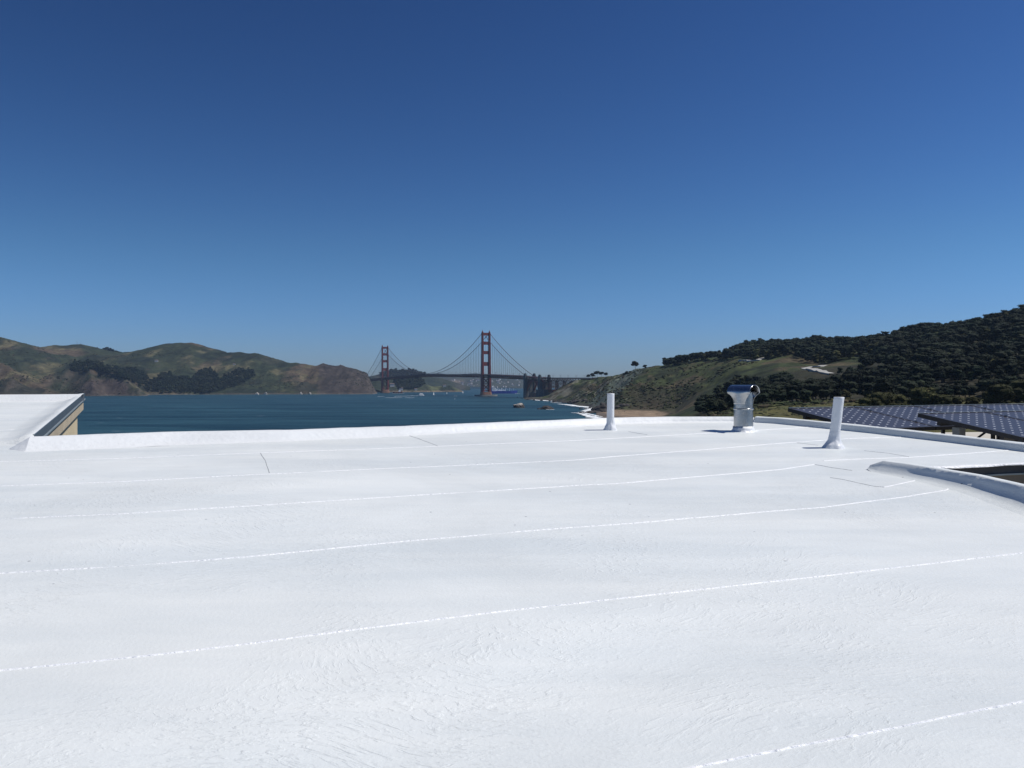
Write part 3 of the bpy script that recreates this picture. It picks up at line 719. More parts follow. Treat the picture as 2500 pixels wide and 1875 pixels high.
# wing edge: raised far lip, side lip, metal fascia, cornice, wall
def wing_prof(t): return [(-.06, -.004), (0, .006), (.10, .078), (.12, .086), (.16, .087), (.165, .0)]
wf0, wf1 = rp(-260, 983), rp(190, 979)
dirw = (WR1 - WR0); dirw.z = 0; dirw.normalize()
rchild(MB().add(*sweep(resample([wf0, rp(0, 980), wf1], .1), wing_prof, 1, .004)).build('parapet', M['parapet_coat'], smooth=True))
wq0 = WR0 + dirw * .02; wq1 = WR1 + dirw * .01
for q_ in (wq0, wq1): q_.z = rz(q_.x, q_.y)
m_ = MB(); m_.add(*sweep(resample([wq0, wq1], .1), [(.26, -.004), (.18, .004), (.10, .030), (.05, .056), (.0, .062), (-.008, .058)], 1, .003))
ev = [Vector(p) for p in m_.v[:6]]; en = []      # the lip runs out into the roof at its near end
for p in ev:
    q = p - dirw * (.03 + 2.6 * max(0, p.z - rz(p.x, p.y))); q.z = rz(q.x, q.y) - .004; en.append(q)
m_.add(ev + en, [(k, k + 1, 7 + k, 6 + k) for k in range(5)])
rchild(m_.build('roof_edge', M['roof'], smooth=True))
def strip(name, mat, o0, o1, h0, h1, h2=None, end=0.):
    h0 += .043; h1 += .043; a = wq0 + dirw * -.02; b = wq1 + dirw * end; n = nw
    m = MB(); vs = []
    for p in (a, b):
        z = rz(p.x, p.y)
        for o_, h_ in ((o0, h0), (o1, h0), (o1, h1), (o0, h1)):
            q = p + n * o_; vs.append((q.x, q.y, z + h_))
    m.add(vs, [(0, 1, 2, 3), (7, 6, 5, 4), (0, 4, 5, 1), (1, 5, 6, 2), (2, 6, 7, 3), (3, 7, 4, 0)])
    o = m.build(name, mat, bevel=.003); child(o, main_house); return o
fas = strip('fascia', M['flash_blue'], -.002, .012, .016, -.055, end=.10)
strip('drip_lip', M['flash_light'], -.10, .022, -.057, -.074, end=.11)
strip('cornice', M['cornice_beige'], -.12, -.002, -.077, -.205, end=.09)
strip('moulding', M['moulding'], -.13, -.030, -.208, -.222, end=.07)
strip('moulding', M['stucco'], -.13, -.040, -.225, -.245, end=.06)
strip('moulding', M['moulding'], -.13, -.052, -.248, -.258, end=.05)
strip('wall', M['stucco'], -.40, -.070, -.261, -9.0, end=.03)
# walls under the roof
m_ = MB()
wl = [Vector((p.x, p.y, 0)) for p in (FARL[1], FARL[5], FARL[-1], RGT[3], RGT[6])]
outl = [(-9.5, 3.2), (wl[0].x, wl[0].y - .1), (wl[1].x, wl[1].y - .1), (wl[2].x, wl[2].y - .15), (wl[3].x - .15, wl[3].y - .1), (wl[4].x - .15, wl[4].y - .1)]
m_.prism([(-6, -4), (3.2, -4)] + [(p.x - .2, p.y - .15) for p in reversed(RGT[:7])] + [(FARL[5].x, FARL[5].y - .15), (FARL[1].x, FARL[1].y - .15)], 30, 41.2)
child(m_.build('wall', M['stucco']), main_house)

# ------------------------------------------------------------------ pipes and hood on the roof
def vent_pipe(base, top, r, flare_r, flare_h, label):
    e = empty('vent_pipe', base); tag(e, label, 'vent pipe', 'white painted vent pipes')
    ax = (top - base); H = ax.length; ax.normalize()
    m = MB(); n = 40; rings = 26; vs = []
    for i in range(rings + 1):
        t = i / rings; z = H * t
        for k in range(n):
            a = 2 * math.pi * k / n; dr = Vector((math.cos(a), math.sin(a), 0))
            rr = r * (1 + .02 * mn.noise(Vector((math.cos(a) * 2, math.sin(a) * 2, z * 18))))
            vs.append(ax * z + dr * rr)
    fs = [(i * n + k, i * n + (k + 1) % n, (i + 1) * n + (k + 1) % n, (i + 1) * n + k) for i in range(rings) for k in range(n)]
    # rim and inside
    b0 = len(vs)
    for zz, f_ in ((H + .002, .93), (H, .8), (H - .1, .8)):
        for k in range(n):
            a = 2 * math.pi * k / n; vs.append(ax * zz + Vector((math.cos(a), math.sin(a), 0)) * r * f_)
    chain = [rings * n, b0, b0 + n, b0 + 2 * n]
    for c0, c1 in zip(chain[:-1], chain[1:]): fs += [(c0 + k, c0 + (k + 1) % n, c1 + (k + 1) % n, c1 + k) for k in range(n)]
    fs.append(tuple(b0 + 2 * n + k for k in range(n)))
    m.add(vs, fs); m.build('pipe', M['white'], e, smooth=True)
    vs = []; nr_ = 14
    for i in range(nr_ + 1):
        t = i / nr_; z = flare_h * (1 - t)
        for k in range(n):
            a = 2 * math.pi * k / n; dr = Vector((math.cos(a), math.sin(a), 0))
            lump = mn.noise(Vector((math.cos(a) * 2.4, math.sin(a) * 2.4, z * 30 + r * 50)))
            rr = r * 1.04 + (flare_r - r) * (t ** 2.6) * (1 + .30 * lump) + .004 * lump * math.sin(math.pi * t)
            q = ax * z + dr * rr; q.z = z if i < nr_ else -.012
            if i >= nr_ - 1: q.z = RB * q.y + (.003 if i == nr_ - 1 else -.01); q.x *= 1.05
            vs.append(q)
    fs = [(i * n + k, (i + 1) * n + k, (i + 1) * n + (k + 1) % n, i * n + (k + 1) % n) for i in range(nr_) for k in range(n)]
    MB().add(vs, fs).build('flashing', M['white'], e, smooth=True)
    return e
b1 = rp(1490, 1048.5); t1 = b1 + Vector((.004, 0, 88 / F * b1.y))
b2 = rp(2034, 1093); k2 = b2.y / F; t2 = b2 + Vector((15 * k2, 0.004, 123.5 * k2))
vent_pipe(b1, t1, .031, .058, .105, 'slim white vent pipe near the seaward parapet, left of the steel hood')
vent_pipe(b2, t2, .0355, .080, .115, 'white vent pipe leaning right, in front of the solar panels')

hb = rp(1815, 1052); sc_ = hb.y / F
hood = empty('exhaust_vent', hb); tag(hood, 'shiny galvanised steel vent with a curved split hood on the white roof', 'roof vent')
r0 = 23.2 * sc_; H0 = 112 * sc_; AX = R(-46)
ax1 = Vector((math.cos(AX), math.sin(AX), 0)); ax2 = Vector((-math.sin(AX), math.cos(AX), 0))
def ring(m, z0, z1, ra, rb, n=56, closed=True):
    vs = [(math.cos(2 * math.pi * k / n) * ra, math.sin(2 * math.pi * k / n) * ra, z0) for k in range(n)] + [(math.cos(2 * math.pi * k / n) * rb, math.sin(2 * math.pi * k / n) * rb, z1) for k in range(n)]
    m.add(vs, [(k, (k + 1) % n, n + (k + 1) % n, n + k) for k in range(n)])
def up_(v): return H0 * (1052 - v) / 112.   # height of a photo row on the vent
m_ = MB(); ring(m_, up_(1048), up_(999), r0 * 1.0, r0 * .985); m_.build('lower_sleeve', M['galv'], hood, smooth=True)
m_ = MB(); ring(m_, up_(999.5), up_(998.2), r0 * 1.0, r0 * 1.05); ring(m_, up_(998.2), up_(996.8), r0 * 1.05, r0 * 1.05); ring(m_, up_(996.8), up_(995.6), r0 * 1.05, r0 * .97); m_.build('joint_ring', M['galv'], hood, smooth=False)
# inner half sleeve rising inside the hood, cut to a rounded point
n = 56; m_ = MB(); vs = []
rows = 10
for i in range(rows + 1):
    for k in range(n):
        a = 2 * math.pi * k / n; dr = Vector((math.cos(a), math.sin(a), 0)); al = abs(dr.dot(ax1))
        ztop = up_(972) + (up_(957) - up_(972)) * (al ** 1.5)
        z = up_(998) + (ztop - up_(998)) * i / rows; vs.append(dr * r0 * .965 + Vector((0, 0, z)))
m_.add(vs, [(i * n + k, i * n + (k + 1) % n, (i + 1) * n + (k + 1) % n, (i + 1) * n + k) for i in range(rows) for k in range(n)])
m_.build('upper_sleeve', M['galv'], hood, smooth=True)
# hood sheet: up the front, over the barrel, down the back
Lh = .212 / 2; zs = up_(958.5); Rb = up_(940) - zs
prof_n = 40; qn = 24; vs = []
for i in range(prof_n + 1):
    p = i / prof_n
    if p < .3: t = p / .3; sgn = -1; z = up_(986) + (zs - up_(986)) * t; yy = -1; ph = t
    elif p > .7: t = (1 - p) / .3; z = up_(986) + (zs - up_(986)) * t; yy = 1; ph = t
    else:
        a = math.pi * (p - .3) / .4; z = zs + Rb * math.sin(a); yy = None; ph = 1
    for j in range(qn + 1):
        q = -1 + 2 * j / qn
        wd = (r0 * .66) + (Lh - r0 * .66) * (max(0, ph) ** 2.2)
        xx = q * wd
        if yy is None:
            y2 = -math.cos(math.pi * (p - .3) / .4) * r0 * 1.02
        else:
            circ = math.sqrt(max(0, (r0 * 1.02) ** 2 - min(abs(xx), r0 * .98) ** 2)); bl = ph ** 1.5
            y2 = yy * (circ * (1 - bl) + r0 * 1.02 * bl)
        v = ax1 * xx + ax2 * y2; vs.append((v.x, v.y, z))
fs = [(i * (qn + 1) + j, i * (qn + 1) + j + 1, (i + 1) * (qn + 1) + j + 1, (i + 1) * (qn + 1) + j) for i in range(prof_n) for j in range(qn)]
o = MB().add(vs, fs).build('hood', M['galv'], hood, smooth=True)
sm = o.modifiers.new('thickness', 'SOLIDIFY'); sm.thickness = .0025; sm.offset = 1
m_ = MB(); vs = []
for i, (z, rr) in enumerate(((up_(1030), r0 * 1.02), (up_(1040), r0 * 1.05), (up_(1046), r0 * 1.08), (up_(1051), r0 * 1.22), (-.008, r0 * 1.6))):
    for k in range(n):
        a = 2 * math.pi * k / n; lump = mn.noise(Vector((math.cos(a) * 2.5, math.sin(a) * 2.5, z * 20)))
        q = Vector((math.cos(a), math.sin(a), 0)) * rr * (1 + .03 * lump); q.z = z + .006 * lump + (RB * q.y if i > 2 else 0)
        if i == 0: q.z = up_(1042) + .012 * math.cos(a - .4) + .004 * lump
        vs.append(q)
m_.add(vs, [(i * n + k, (i + 1) * n + k, (i + 1) * n + (k + 1) % n, i * n + (k + 1) % n) for i in range(4) for k in range(n)])
m_.build('flashing', M['white'], hood, smooth=True)

# ------------------------------------------------------------------ neighbour's roof and solar arrays
TOPD = Vector((.89, .456, 0)).normalized(); SLD = Vector((.456, -.89, 0)).normalized(); TILT = R(9.9)
SLOPE = SLD * math.cos(TILT) + Vector((0, 0, -math.sin(TILT)))
nb = empty('neighbouring_house', (7.5, 9.5, 30)); tag(nb, 'house with cream flat roof behind the right parapet, under the solar panels', 'house')
A0 = Vector((3.9, 12.6, 0))
pts = [(3.2, 10.6), (3.9, 7.6), (4.6, 4.6), (13, 4.6), (16, 14.5), (10.0, 13.2), (5.9, 12.5)]
zr_ = CAM_Z - .75
def wpart(name, m, mat, parent, **k): o = m.build(name, mat, None, **k); o.parent = parent; o.matrix_parent_inverse = Matrix.Translation(parent.location).inverted(); return o
wpart('wall', MB().prism(pts, 30, zr_ - .12), M['stucco'], nb)
wpart('roof', MB().prism([(x * 1.0 + (x - 8) * .02, y + (y - 9.5) * .02) for x, y in pts], zr_ - .118, zr_), M['cream'], nb, bevel=.01)
nrm_p = TOPD.cross(SLOPE); nrm_p = nrm_p if nrm_p.z > 0 else nrm_p * -1
def solar_array(org, npan, label, feet):
    e = empty('solar_array', org); tag(e, label, 'solar panels', 'solar arrays on the neighbouring roof')
    pw, pl, gap = 1.05, 1.07, .012
    first = None
    for i in range(npan):
        a = TOPD * (i * (pw + gap))
        me = bpy.data.meshes.new('panel')
        c = [a + TOPD * .008 + SLOPE * .008, a + TOPD * (pw - .008) + SLOPE * .008, a + TOPD * (pw - .008) + SLOPE * (pl - .008), a + TOPD * .008 + SLOPE * (pl - .008)]
        dn = nrm_p * -.03
        me.from_pydata([tuple(p) for p in c] + [tuple(p + dn) for p in c], [], [(3, 2, 1, 0), (4, 5, 6, 7), (0, 1, 5, 4), (1, 2, 6, 5), (2, 3, 7, 6), (3, 0, 4, 7)])
        uvl = me.uv_layers.new(name='UVMap'); uvs = [(0, 1), (1, 1), (1, 0), (0, 0)] * 2
        for lp in me.loops: uvl.data[lp.index].uv = uvs[lp.vertex_index]
        for k_, po in enumerate(me.polygons):
            po.material_index = 0 if k_ == 0 else 1
        me.materials.append(M['cells']); me.materials.append(M['dark'])
        pn = link('solar_panel', me, e)
        f = MB()
        t = .014; up = nrm_p
        A_, B_, C_, D_ = a, a + TOPD * pw, a + TOPD * pw + SLOPE * pl, a + SLOPE * pl
        lo = nrm_p * -.016
        for p, q in ((A_, B_), (B_, C_), (C_, D_), (D_, A_)): f.bar(p + lo, q + lo, t, .040, up=nrm_p)
        fo = f.build('frame', M['dark']); fo.parent = pn
        fe = MB().bar(A_ + nrm_p * .006, B_ + nrm_p * .006, .012, .004, up=nrm_p).build('edge_trim', M['flash_light']); fe.parent = pn
        for s_ in (.22, .78):
            if i: MB().box(a - TOPD * .006 + SLOPE * pl * s_ + nrm_p * .012, (.018, .016, .012)).build('clamp', M['flash_light']).parent = pn
    L = npan * (pw + gap)
    for s_ in (.20, .80):
        MB().bar(SLOPE * pl * s_ + nrm_p * -.058 + TOPD * .03, SLOPE * pl * s_ + nrm_p * -.058 + TOPD * L, .04, .04, up=nrm_p).build('rail', M['dark'], e)
    for fx in feet:
        a = TOPD * fx
        for s_ in (.20, .80):
            p = a + SLOPE * pl * s_ + nrm_p * -.08
            MB().bar(p, Vector((p.x, p.y, zr_ - org.z)), .035).build('strut', M['dark'], e)
        p = a + SLOPE * pl * .2 + nrm_p * -.08; q = a + SLOPE * pl * .5; 
        MB().bar(p, Vector((q.x, q.y, zr_ - org.z + .02)), .02).build('brace', M['dark'], e)
        p2 = a + SLOPE * pl * .8 + nrm_p * -.08
        MB().bar(p2, Vector((q.x, q.y, zr_ - org.z + .02)), .02).build('brace', M['dark'], e)
    return e
o1 = Vector((3.12, 9.24, CAM_Z - .275))
solar_array(o1, 9, 'rear row of dark solar panels, running behind the leaning vent pipe', [.5, 2.4, 4.6, 6.8])
o2 = Vector((4.12, 8.30, CAM_Z - .300))
solar_array(o2, 7, 'front row of dark solar panels, raised on black struts at the right edge', [1.0, 3.1, 5.2])
pp_ = P(2341, 1043, 8.2)
po = MB().box((0, 0, (pp_.z - zr_) / 2), (.085, .085, pp_.z - zr_), rz=R(20)).build('roof_post', M['grey_post'], bevel=.004)
po.location = (pp_.x, pp_.y, zr_); tag(po, 'short grey square post under the front row of solar panels', 'post')

# ------------------------------------------------------------------ trees
def blob(c, r, sub, rough, sd, V, Fc):
    bm = bmesh.new(); bmesh.ops.create_icosphere(bm, subdivisions=sub, radius=1)
    n0 = len(V)
    for v in bm.verts:
        p = v.co; k = 1 + rough * mn.noise(p * 1.9 + Vector((sd, sd * .7, 0))) + rough * .6 * mn.noise(p * 4.3 + Vector((sd, 3, sd)))
        V.append((c[0] + p.x * r[0] * k, c[1] + p.y * r[1] * k, c[2] + p.z * r[2] * k))
    for f in bm.faces: Fc.append(tuple(n0 + v.index for v in f.verts))
    bm.free()
def crown(h, wd, lobes, leaves, flat, base, col, col2, sd, lf=.5, sub=1, rs=1.):
    """crown of ragged lobes with loose leaf sprays; returns verts, tri faces, colours"""
    rd = random.Random(sd); V = []; Fc = []; Cc = []
    cs = []
    for i in range(lobes):
        a = rd.random() * 6.283; q = rd.random() ** .6; z = base + (h - base) * (.12 + .8 * rd.random() ** .7)
        rad = wd * .5 * (1 - .55 * ((z - base) / (h - base)) ** 2) * q * .75
        rr = wd * (.13 + .12 * rd.random()) * rs; c = (math.cos(a) * rad, math.sin(a) * rad, min(z, h - rr * flat)); cs.append((c, rr))
        n0 = len(V); blob(c, (rr * 1.15, rr * 1.15, rr * flat), sub, .45, sd + i * 3.1, V, Fc)
        t = rd.random(); cc = [col[k] * (1 - t) + col2[k] * t for k in range(3)]; Cc += [cc] * (len(V) - n0)
    for i in range(leaves):
        c, rr = cs[rd.randrange(len(cs))]
        d = Vector((rd.gauss(0, 1), rd.gauss(0, 1), rd.gauss(0, .8))).normalized()
        p = Vector((c[0] + d.x * rr * 1.2, c[1] + d.y * rr * 1.2, c[2] + d.z * rr * flat * 1.15)) 
        s = lf * (.5 + rd.random()); u_ = Vector((rd.gauss(0, 1), rd.gauss(0, 1), rd.gauss(0, .5))).normalized(); w_ = d.cross(u_)
        if w_.length < .05: continue
        w_.normalize(); n0 = len(V); V += [tuple(p - u_ * s), tuple(p + u_ * s), tuple(p + w_ * s * 1.2 + d * s * .3)]; Fc.append((n0, n0 + 1, n0 + 2))
        t = rd.random(); cc = [(col[k] * (1 - t) + col2[k] * t) * (.8 + .5 * rd.random()) for k in range(3)]; Cc += [cc] * 3
    return V, Fc, Cc
def trunk_mb(h, r, spread, limbs, sd, lean=.0, start=.45):
    rd = random.Random(sd + 99); m = MB()
    m.tube([(0, 0, -1.5), (lean * h * .3, 0, h * .4), (lean * h * .5, 0, h * .85)], [r, r * .75, r * .25], 6)
    for i in range(limbs):
        a = 6.283 * i / limbs + rd.random(); z0 = h * (start + .3 * rd.random())
        m.tube([(lean * h * .3, 0, z0), (math.cos(a) * spread * .5, math.sin(a) * spread * .5, z0 + h * .16), (math.cos(a) * spread, math.sin(a) * spread, z0 + h * .25)], [r * .45, r * .3, r * .1], 5)
    return m
DK, DK2 = (.011, .016, .009), (.022, .029, .015)
OL, OL2 = (.030, .033, .012), (.062, .062, .022)
protos = {}
def make_tree(kind, name, cr, tk):
    V, Fc, Cc = cr; me = np_mesh(name + '_crown', V, Fc, M['leaf'], np.array(Cc), smooth=False)
    tm = bpy.data.meshes.new(name + '_trunk'); tm.from_pydata(tk.v, [], tk.f); tm.materials.append(M['bark'])
    protos.setdefault(kind, []).append((me, tm, cr))
for i in range(6):
    make_tree('cypress', 'cypress', crown(13, 13, 13, 420, .62, 3.6, DK, DK2, 10 + i, lf=.62), trunk_mb(12, .5, 4, 5, i))
for i in range(3):
    make_tree('pine', 'pine', crown(15, 8.5, 10, 320, .6, 6.5, DK, DK2, 40 + i, lf=.5), trunk_mb(14, .35, 2.4, 4, 20 + i))
for i in range(3):
    make_tree('olive', 'broadleaf', crown(9, 15, 60, 5200, .72, .1, OL, OL2, 70 + i, lf=.26, sub=1, rs=.62), trunk_mb(6, .4, 4, 5, 30 + i))
make_tree('lone', 'lone', crown(17, 16, 14, 520, .7, 6.5, DK, DK2, 91, lf=.55), trunk_mb(14, .5, 4.4, 6, 41, lean=.06, start=.38))
for i in range(3): make_tree('umbrella', 'umbrella', crown(16.5, 16, 20, 620, .5, 7.5, DK, DK2, 95 + i, lf=.6), trunk_mb(14, .42, 5., 5, 51 + i, start=.5))
protos['scrubtree'] = [(None, None, crown(12, 11, 12, 260, .8, 1., OL, OL2, 300 + i, lf=.6)) for i in range(2)]
def put_tree(name, kind, x, y, z, s, label, cat, group, sz=1., var=None):
    lst = protos[kind]; me, tm, _ = lst[random.randrange(len(lst)) if var is None else var % len(lst)]
    e = empty(name, (x, y, z), random.random() * 6.28); e.scale = (s, s, s * sz)
    tag(e, label, cat, group); link('trunk', tm, e); link('crown', me, e); return e

def inpoly(p, poly):
    x, y = p; c = False; j = len(poly) - 1
    for i in range(len(poly)):
        xi, yi = poly[i]; xj, yj = poly[j]
        if (yi > y) != (yj > y) and x < (xj - xi) * (y - yi) / (yj - yi) + xi: c = not c
        j = i
    return c
# wooded areas of the right hill, outlined where their ground shows in the photo
WOOD = [
    [(1614, 894), (1640, 889), (1680, 880), (1730, 876), (1765, 876), (1770, 870), (1800, 850), (1900, 838), (2000, 826), (2115, 830), (2130, 870), (2060, 888), (1985, 889), (1945, 886), (1945, 868), (1880, 876), (1800, 878), (1740, 880), (1690, 884), (1650, 894)],
    [(2115, 830), (2250, 800), (2400, 775), (2500, 755), (2620, 735), (2620, 1025), (2300, 1020), (2100, 1020), (2070, 1003), (1990, 1003), (1880, 1003), (1700, 1016), (1690, 1010), (1700, 985), (1745, 965), (1790, 928), (1830, 916), (1900, 914), (1945, 918), (2040, 916), (2060, 893), (2105, 880), (2130, 870)],
]
cand = []
rt = random.Random(5)
# jittered grid in plan, kept where the ground point falls in a wooded area
yy = 440.
while yy < 1800:
    sp = 10.2 if yy < 1100 else 10.5
    xx = 60.
    while xx < yy * .72:
        x = xx + rt.uniform(-4.6, 4.6); y = yy + rt.uniform(-4.6, 4.6); xx += sp
        u = x / y * F + 1250
        if u < 1600 or u > 2620 or (yy < 470 and u < 2080): continue
        if y < 1150 and float(vnoise(np.array([x / 34.]), np.array([y / 55.]), 400)[0]) > (.28 if 2120 < u < 2430 and 640 < y < 1000 else .52): continue
        z = float(presidio_z(np.array([x]), np.array([y]))[0])
        v = 937.5 - (z - CAM_Z) / y * F
        if any(inpoly((u, v), pl) for pl in WOOD): cand.append((x, y, z, u, v))
    yy += sp
# also the rim of trees on the crest line
# visibility: is the tree top above the ground and trees in front of it?
hor = {}
LT = ([1680, 1693, 1724, 1767, 1794, 1826, 1867, 1878, 1916, 1939, 1958, 2029, 2036, 2052, 2100, 2110], [1004, 995, 961, 937, 918, 913, 921, 913, 904, 914, 916, 916, 909, 896, 887, 880])   # top edge of the lower wood
cand.sort(key=lambda c: c[1])
vis = []
for x, y, z, u, v in cand:
    big = float(vnoise(np.array([x / 40.]), np.array([y / 40.]), 410)[0])
    th = (12.5 + 4.5 * big + rt.uniform(-2.5, 3.5)) if u > 1760 else 12.5 + 2.5 * big + rt.uniform(-2, 2.5)
    if y < 600: th *= .62 if y < 470 else .75
    vt = v - th / y * F
    if u < 2110 and v > float(np.interp(u, LT[0], LT[1])) - 6 and vt < float(np.interp(u, LT[0], LT[1])) + rt.uniform(-3, 3): continue
    b = int(u // 5); cur = min(hor.get(b, 1100), hor.get(b - 1, 1100), hor.get(b + 1, 1100))
    if vt < hor.get(b, 1100) + 8: vis.append((x, y, z, u, v, th))
    for k in (b - 1, b, b + 1): hor[k] = min(hor.get(k, 1100), vt + 4)
print('tree candidates', len(cand), 'visible', len(vis))
inview = [t for t in vis if t[3] < 2505]
inview.sort(key=lambda t: -t[5] / t[1])
indiv = inview[:255]; idset = set(id(t) for t in indiv)
rest = [t for t in vis if id(t) not in idset]
for x, y, z, u, v, th in indiv:
    qk = rt.random(); k = 'pine' if qk < .24 else ('olive' if qk > .88 and y > 600 else 'cypress'); base_h = {'pine': 15., 'olive': 12.5, 'cypress': 13.}[k]
    row = 0 if y < 700 else (1 if y < 1000 else 2)
    if u < 1960: lab = ('cypress at the slope foot behind the steel vent', 'cypress midway up the slope behind the steel vent', 'cypress on the hill brow behind the steel vent')[row]
    elif u < 2200: lab = ('cypress low behind the leaning vent pipe', 'cypress midway up the slope behind the leaning pipe', 'cypress high on the slope behind the leaning pipe')[row]
    else: lab = ('cypress at the slope foot above the solar panels', 'cypress midway up the wooded slope above the solar panels', 'cypress near the ridge line above the solar panels')[row] + (', over the rear row' if u < 2300 else (', where the front row starts' if u < 2400 else ', close to the right edge'))
    if 1960 <= u < 2200: lab += ', left of its top' if u < 2050 else ', right of its top'
    if u < 1960: lab += ', left of its hood' if u < 1780 else (', right of its hood' if u > 1857 else ', just over its hood')
    kn = {'pine': 'narrow pine', 'olive': 'broadleaf tree', 'cypress': 'dark cypress'}[k]
    put_tree({'cypress': 'cypress_tree', 'pine': 'pine_tree', 'olive': 'broadleaf_tree'}[k], k, x, y, z - .4, th / base_h, kn + lab[7:].replace(', ', ' '), 'tree', kn.replace('cypress', 'cypresse') + 's' + lab[7:])
def merge_trees(name, items, kinds, label, cat, mat, colmul=1.):
    """one mesh of many small crowns (a wood nobody could count)"""
    VV = []; FF = []; CC = []; n0 = 0; rd = random.Random(3)
    for x, y, z, s, sz in items:
        k = kinds[rd.randrange(len(kinds))]; V, Fc, Cc = protos[k][rd.randrange(len(protos[k]))][2]
        key = (k, id(V))
        if key not in _npc: _npc[key] = (np.array(V), np.array(Fc), np.array(Cc))
        v, f, c = _npc[key]; a = rd.random() * 6.28; ca, sa = math.cos(a), math.sin(a)
        vv = np.stack([(v[:, 0] * ca - v[:, 1] * sa) * s + x, (v[:, 0] * sa + v[:, 1] * ca) * s + y, v[:, 2] * s * sz + z], 1)
        VV.append(vv); FF.append(f + n0); CC.append(c * (.75 + .45 * rd.random()) * colmul * (1 + .35 * mn.noise(Vector((x / 70, y / 90, 2)))) * np.array([1 + .35 * mn.noise(Vector((x / 45, y / 60, 8))), 1, 1])); n0 += len(v)
    me = np_mesh(name, np.concatenate(VV), np.concatenate(FF), mat, np.concatenate(CC), smooth=False)
    o = link(name, me); tag(o, label, cat, kind='stuff'); return o
_npc = {}
merge_trees('woodland', [(x, y, z - .5, th / 13., 1.) for x, y, z, u, v, th in rest], ['cypress', 'cypress', 'cypress', 'pine', 'cypress', 'pine', 'scrubtree'], 'dense dark cypress wood covering the upper right hillside', 'woodland', M['leaf'])

# olive broadleaf crowns low on the right
for u, v, d, s, lab in ((2148, 990, 385, 1.12, 'olive green round tree just behind the rear solar panels, right of the leaning pipe'),
                        (2196, 994, 350, .62, 'small olive green tree between two larger round ones behind the solar panels'),
                        (2256, 992, 380, 1.12, 'olive green round tree behind the middle of the solar panels'),
                        (2104, 998, 360, .6, 'small olive bush tree right beside the leaning vent pipe'),
                        (2190, 996, 400, .9, 'olive green bush tree tucked behind the rear solar panels, right of the round one'),
                        (2300, 992, 370, .8, 'low olive green tree behind the panels where the front row starts'),
                        (2122, 994, 372, .85, 'olive green tree with a low crown close to the leaning vent pipe'),
                        (2335, 1000, 400, .55, 'small dull green tree behind the front solar row'),
                        (2375, 1000, 390, .6, 'small dull olive tree behind the front solar row, next to the edge trees'),
                        (2395, 920, 700, 1.15, 'large olive green tree standing in a gap of the dark wooded hillside'),
                        (2440, 990, 380, 1.15, 'olive green tree behind the solar panels near the right edge'),
                        (2500, 975, 400, 1.35, 'bright olive tree cut off by the right edge of the view')):
    x = (u - 1250) / F * d; z = float(presidio_z(np.array([x]), np.array([float(d)]))[0])
    put_tree('broadleaf_tree', 'olive', x, d, z - 1.5, s, lab, 'tree', None)

# landmark trees on the bare bluff
def on_bluff(u, d): x = (u - 1250) / F * d; return x, d, float(presidio_z(np.array([x]), np.array([float(d)]))[0])
x, y, z = on_bluff(1551, 1735); put_tree('cypress_tree', 'lone', x, y, z - .3, 1.02, 'lone tree with a bare trunk against the sky on the bluff top', 'tree', None)
for u, d, s, lab in ((1437, 2150, .80, 'leftmost flat-crowned pine of the cluster at the bridge end'), (1447, 2120, .98, 'second flat-crowned pine from the left at the bridge end'), (1458, 2100, 1.16, 'tallest flat-crowned pine, in the middle of the cluster at the bridge end'), (1469, 2080, .98, 'fourth flat-crowned pine from the left at the bridge end'), (1479, 2050, .78, 'rightmost low pine of the cluster at the bridge end')):
    x, y, z = on_bluff(u, d); z = max(z, 43 + 11.8 / 2000 * d); put_tree('pine_tree', 'umbrella', x, y, z - .6, s, lab, 'tree', None)
for u, d, s, lab in ((1530, 1790, .85, 'dense dark shrub on the bluff shoulder left of the lone tree'), (1524, 1800, .6, 'small dark shrub at the left foot of the bluff shoulder'), (1574, 1640, .85, 'round dark bush just right of the lone tree'), (1577, 1700, .4, 'tiny bush on the skyline right of the lone tree'), (1622, 1625, .75, 'first cypress at the left end of the skyline row')):
    x, y, z = on_bluff(u, d); put_tree('shrub', 'cypress', x, y, z - 3.2 * s, s, lab, 'shrub', None, sz=.9)

# scrub on the bluffs
def crown_low(sd, col, col2):
    V = []; Fc = []; Cc = []; rd = random.Random(sd)
    for i in range(3):
        n0 = len(V); blob((rd.uniform(-.7, .7), rd.uniform(-.7, .7), .25), (1, 1, .65), 1, .5, sd + i, V, Fc); t = rd.random(); Cc += [[col[k] * (1 - t) + col2[k] * t for k in range(3)]] * (len(V) - n0)
    return V, Fc, Cc
protos['scrub'] = [(None, None, crown_low(200 + i, c1_, c2_)) for i, (c1_, c2_) in enumerate((((.022, .028, .013), (.05, .056, .022)), ((.05, .042, .026), (.09, .07, .045)), ((.03, .036, .014), (.07, .075, .028)), ((.016, .022, .012), (.03, .034, .018))))]
items = []; rd = random.Random(12)
N = 9000
for _ in range(N):
    u = rd.uniform(1370, 2100); d = rd.uniform(1150, 1950); x = (u - 1250) / F * d
    if u < 1480 and d < 1500: continue
    z = float(presidio_z(np.array([x]), np.array([d]))[0])
    if z < 6: continue
    q = float(vnoise(np.array([x / 30.]), np.array([d / 30.]), 300)[0])
    if q + rd.uniform(-.5, .5) < .05 and z > 40: continue
    items.append((x, d, z - .2, rd.uniform(.7, 2.3), rd.uniform(.6, 1.1)))
for _ in range(1500):
    u = rd.uniform(1690, 2150); d = rd.uniform(300, 520); x = (u - 1250) / F * d
    z = float(presidio_z(np.array([x]), np.array([d]))[0]); items.append((x, d, z - .15, rd.uniform(.25, .8), .6))
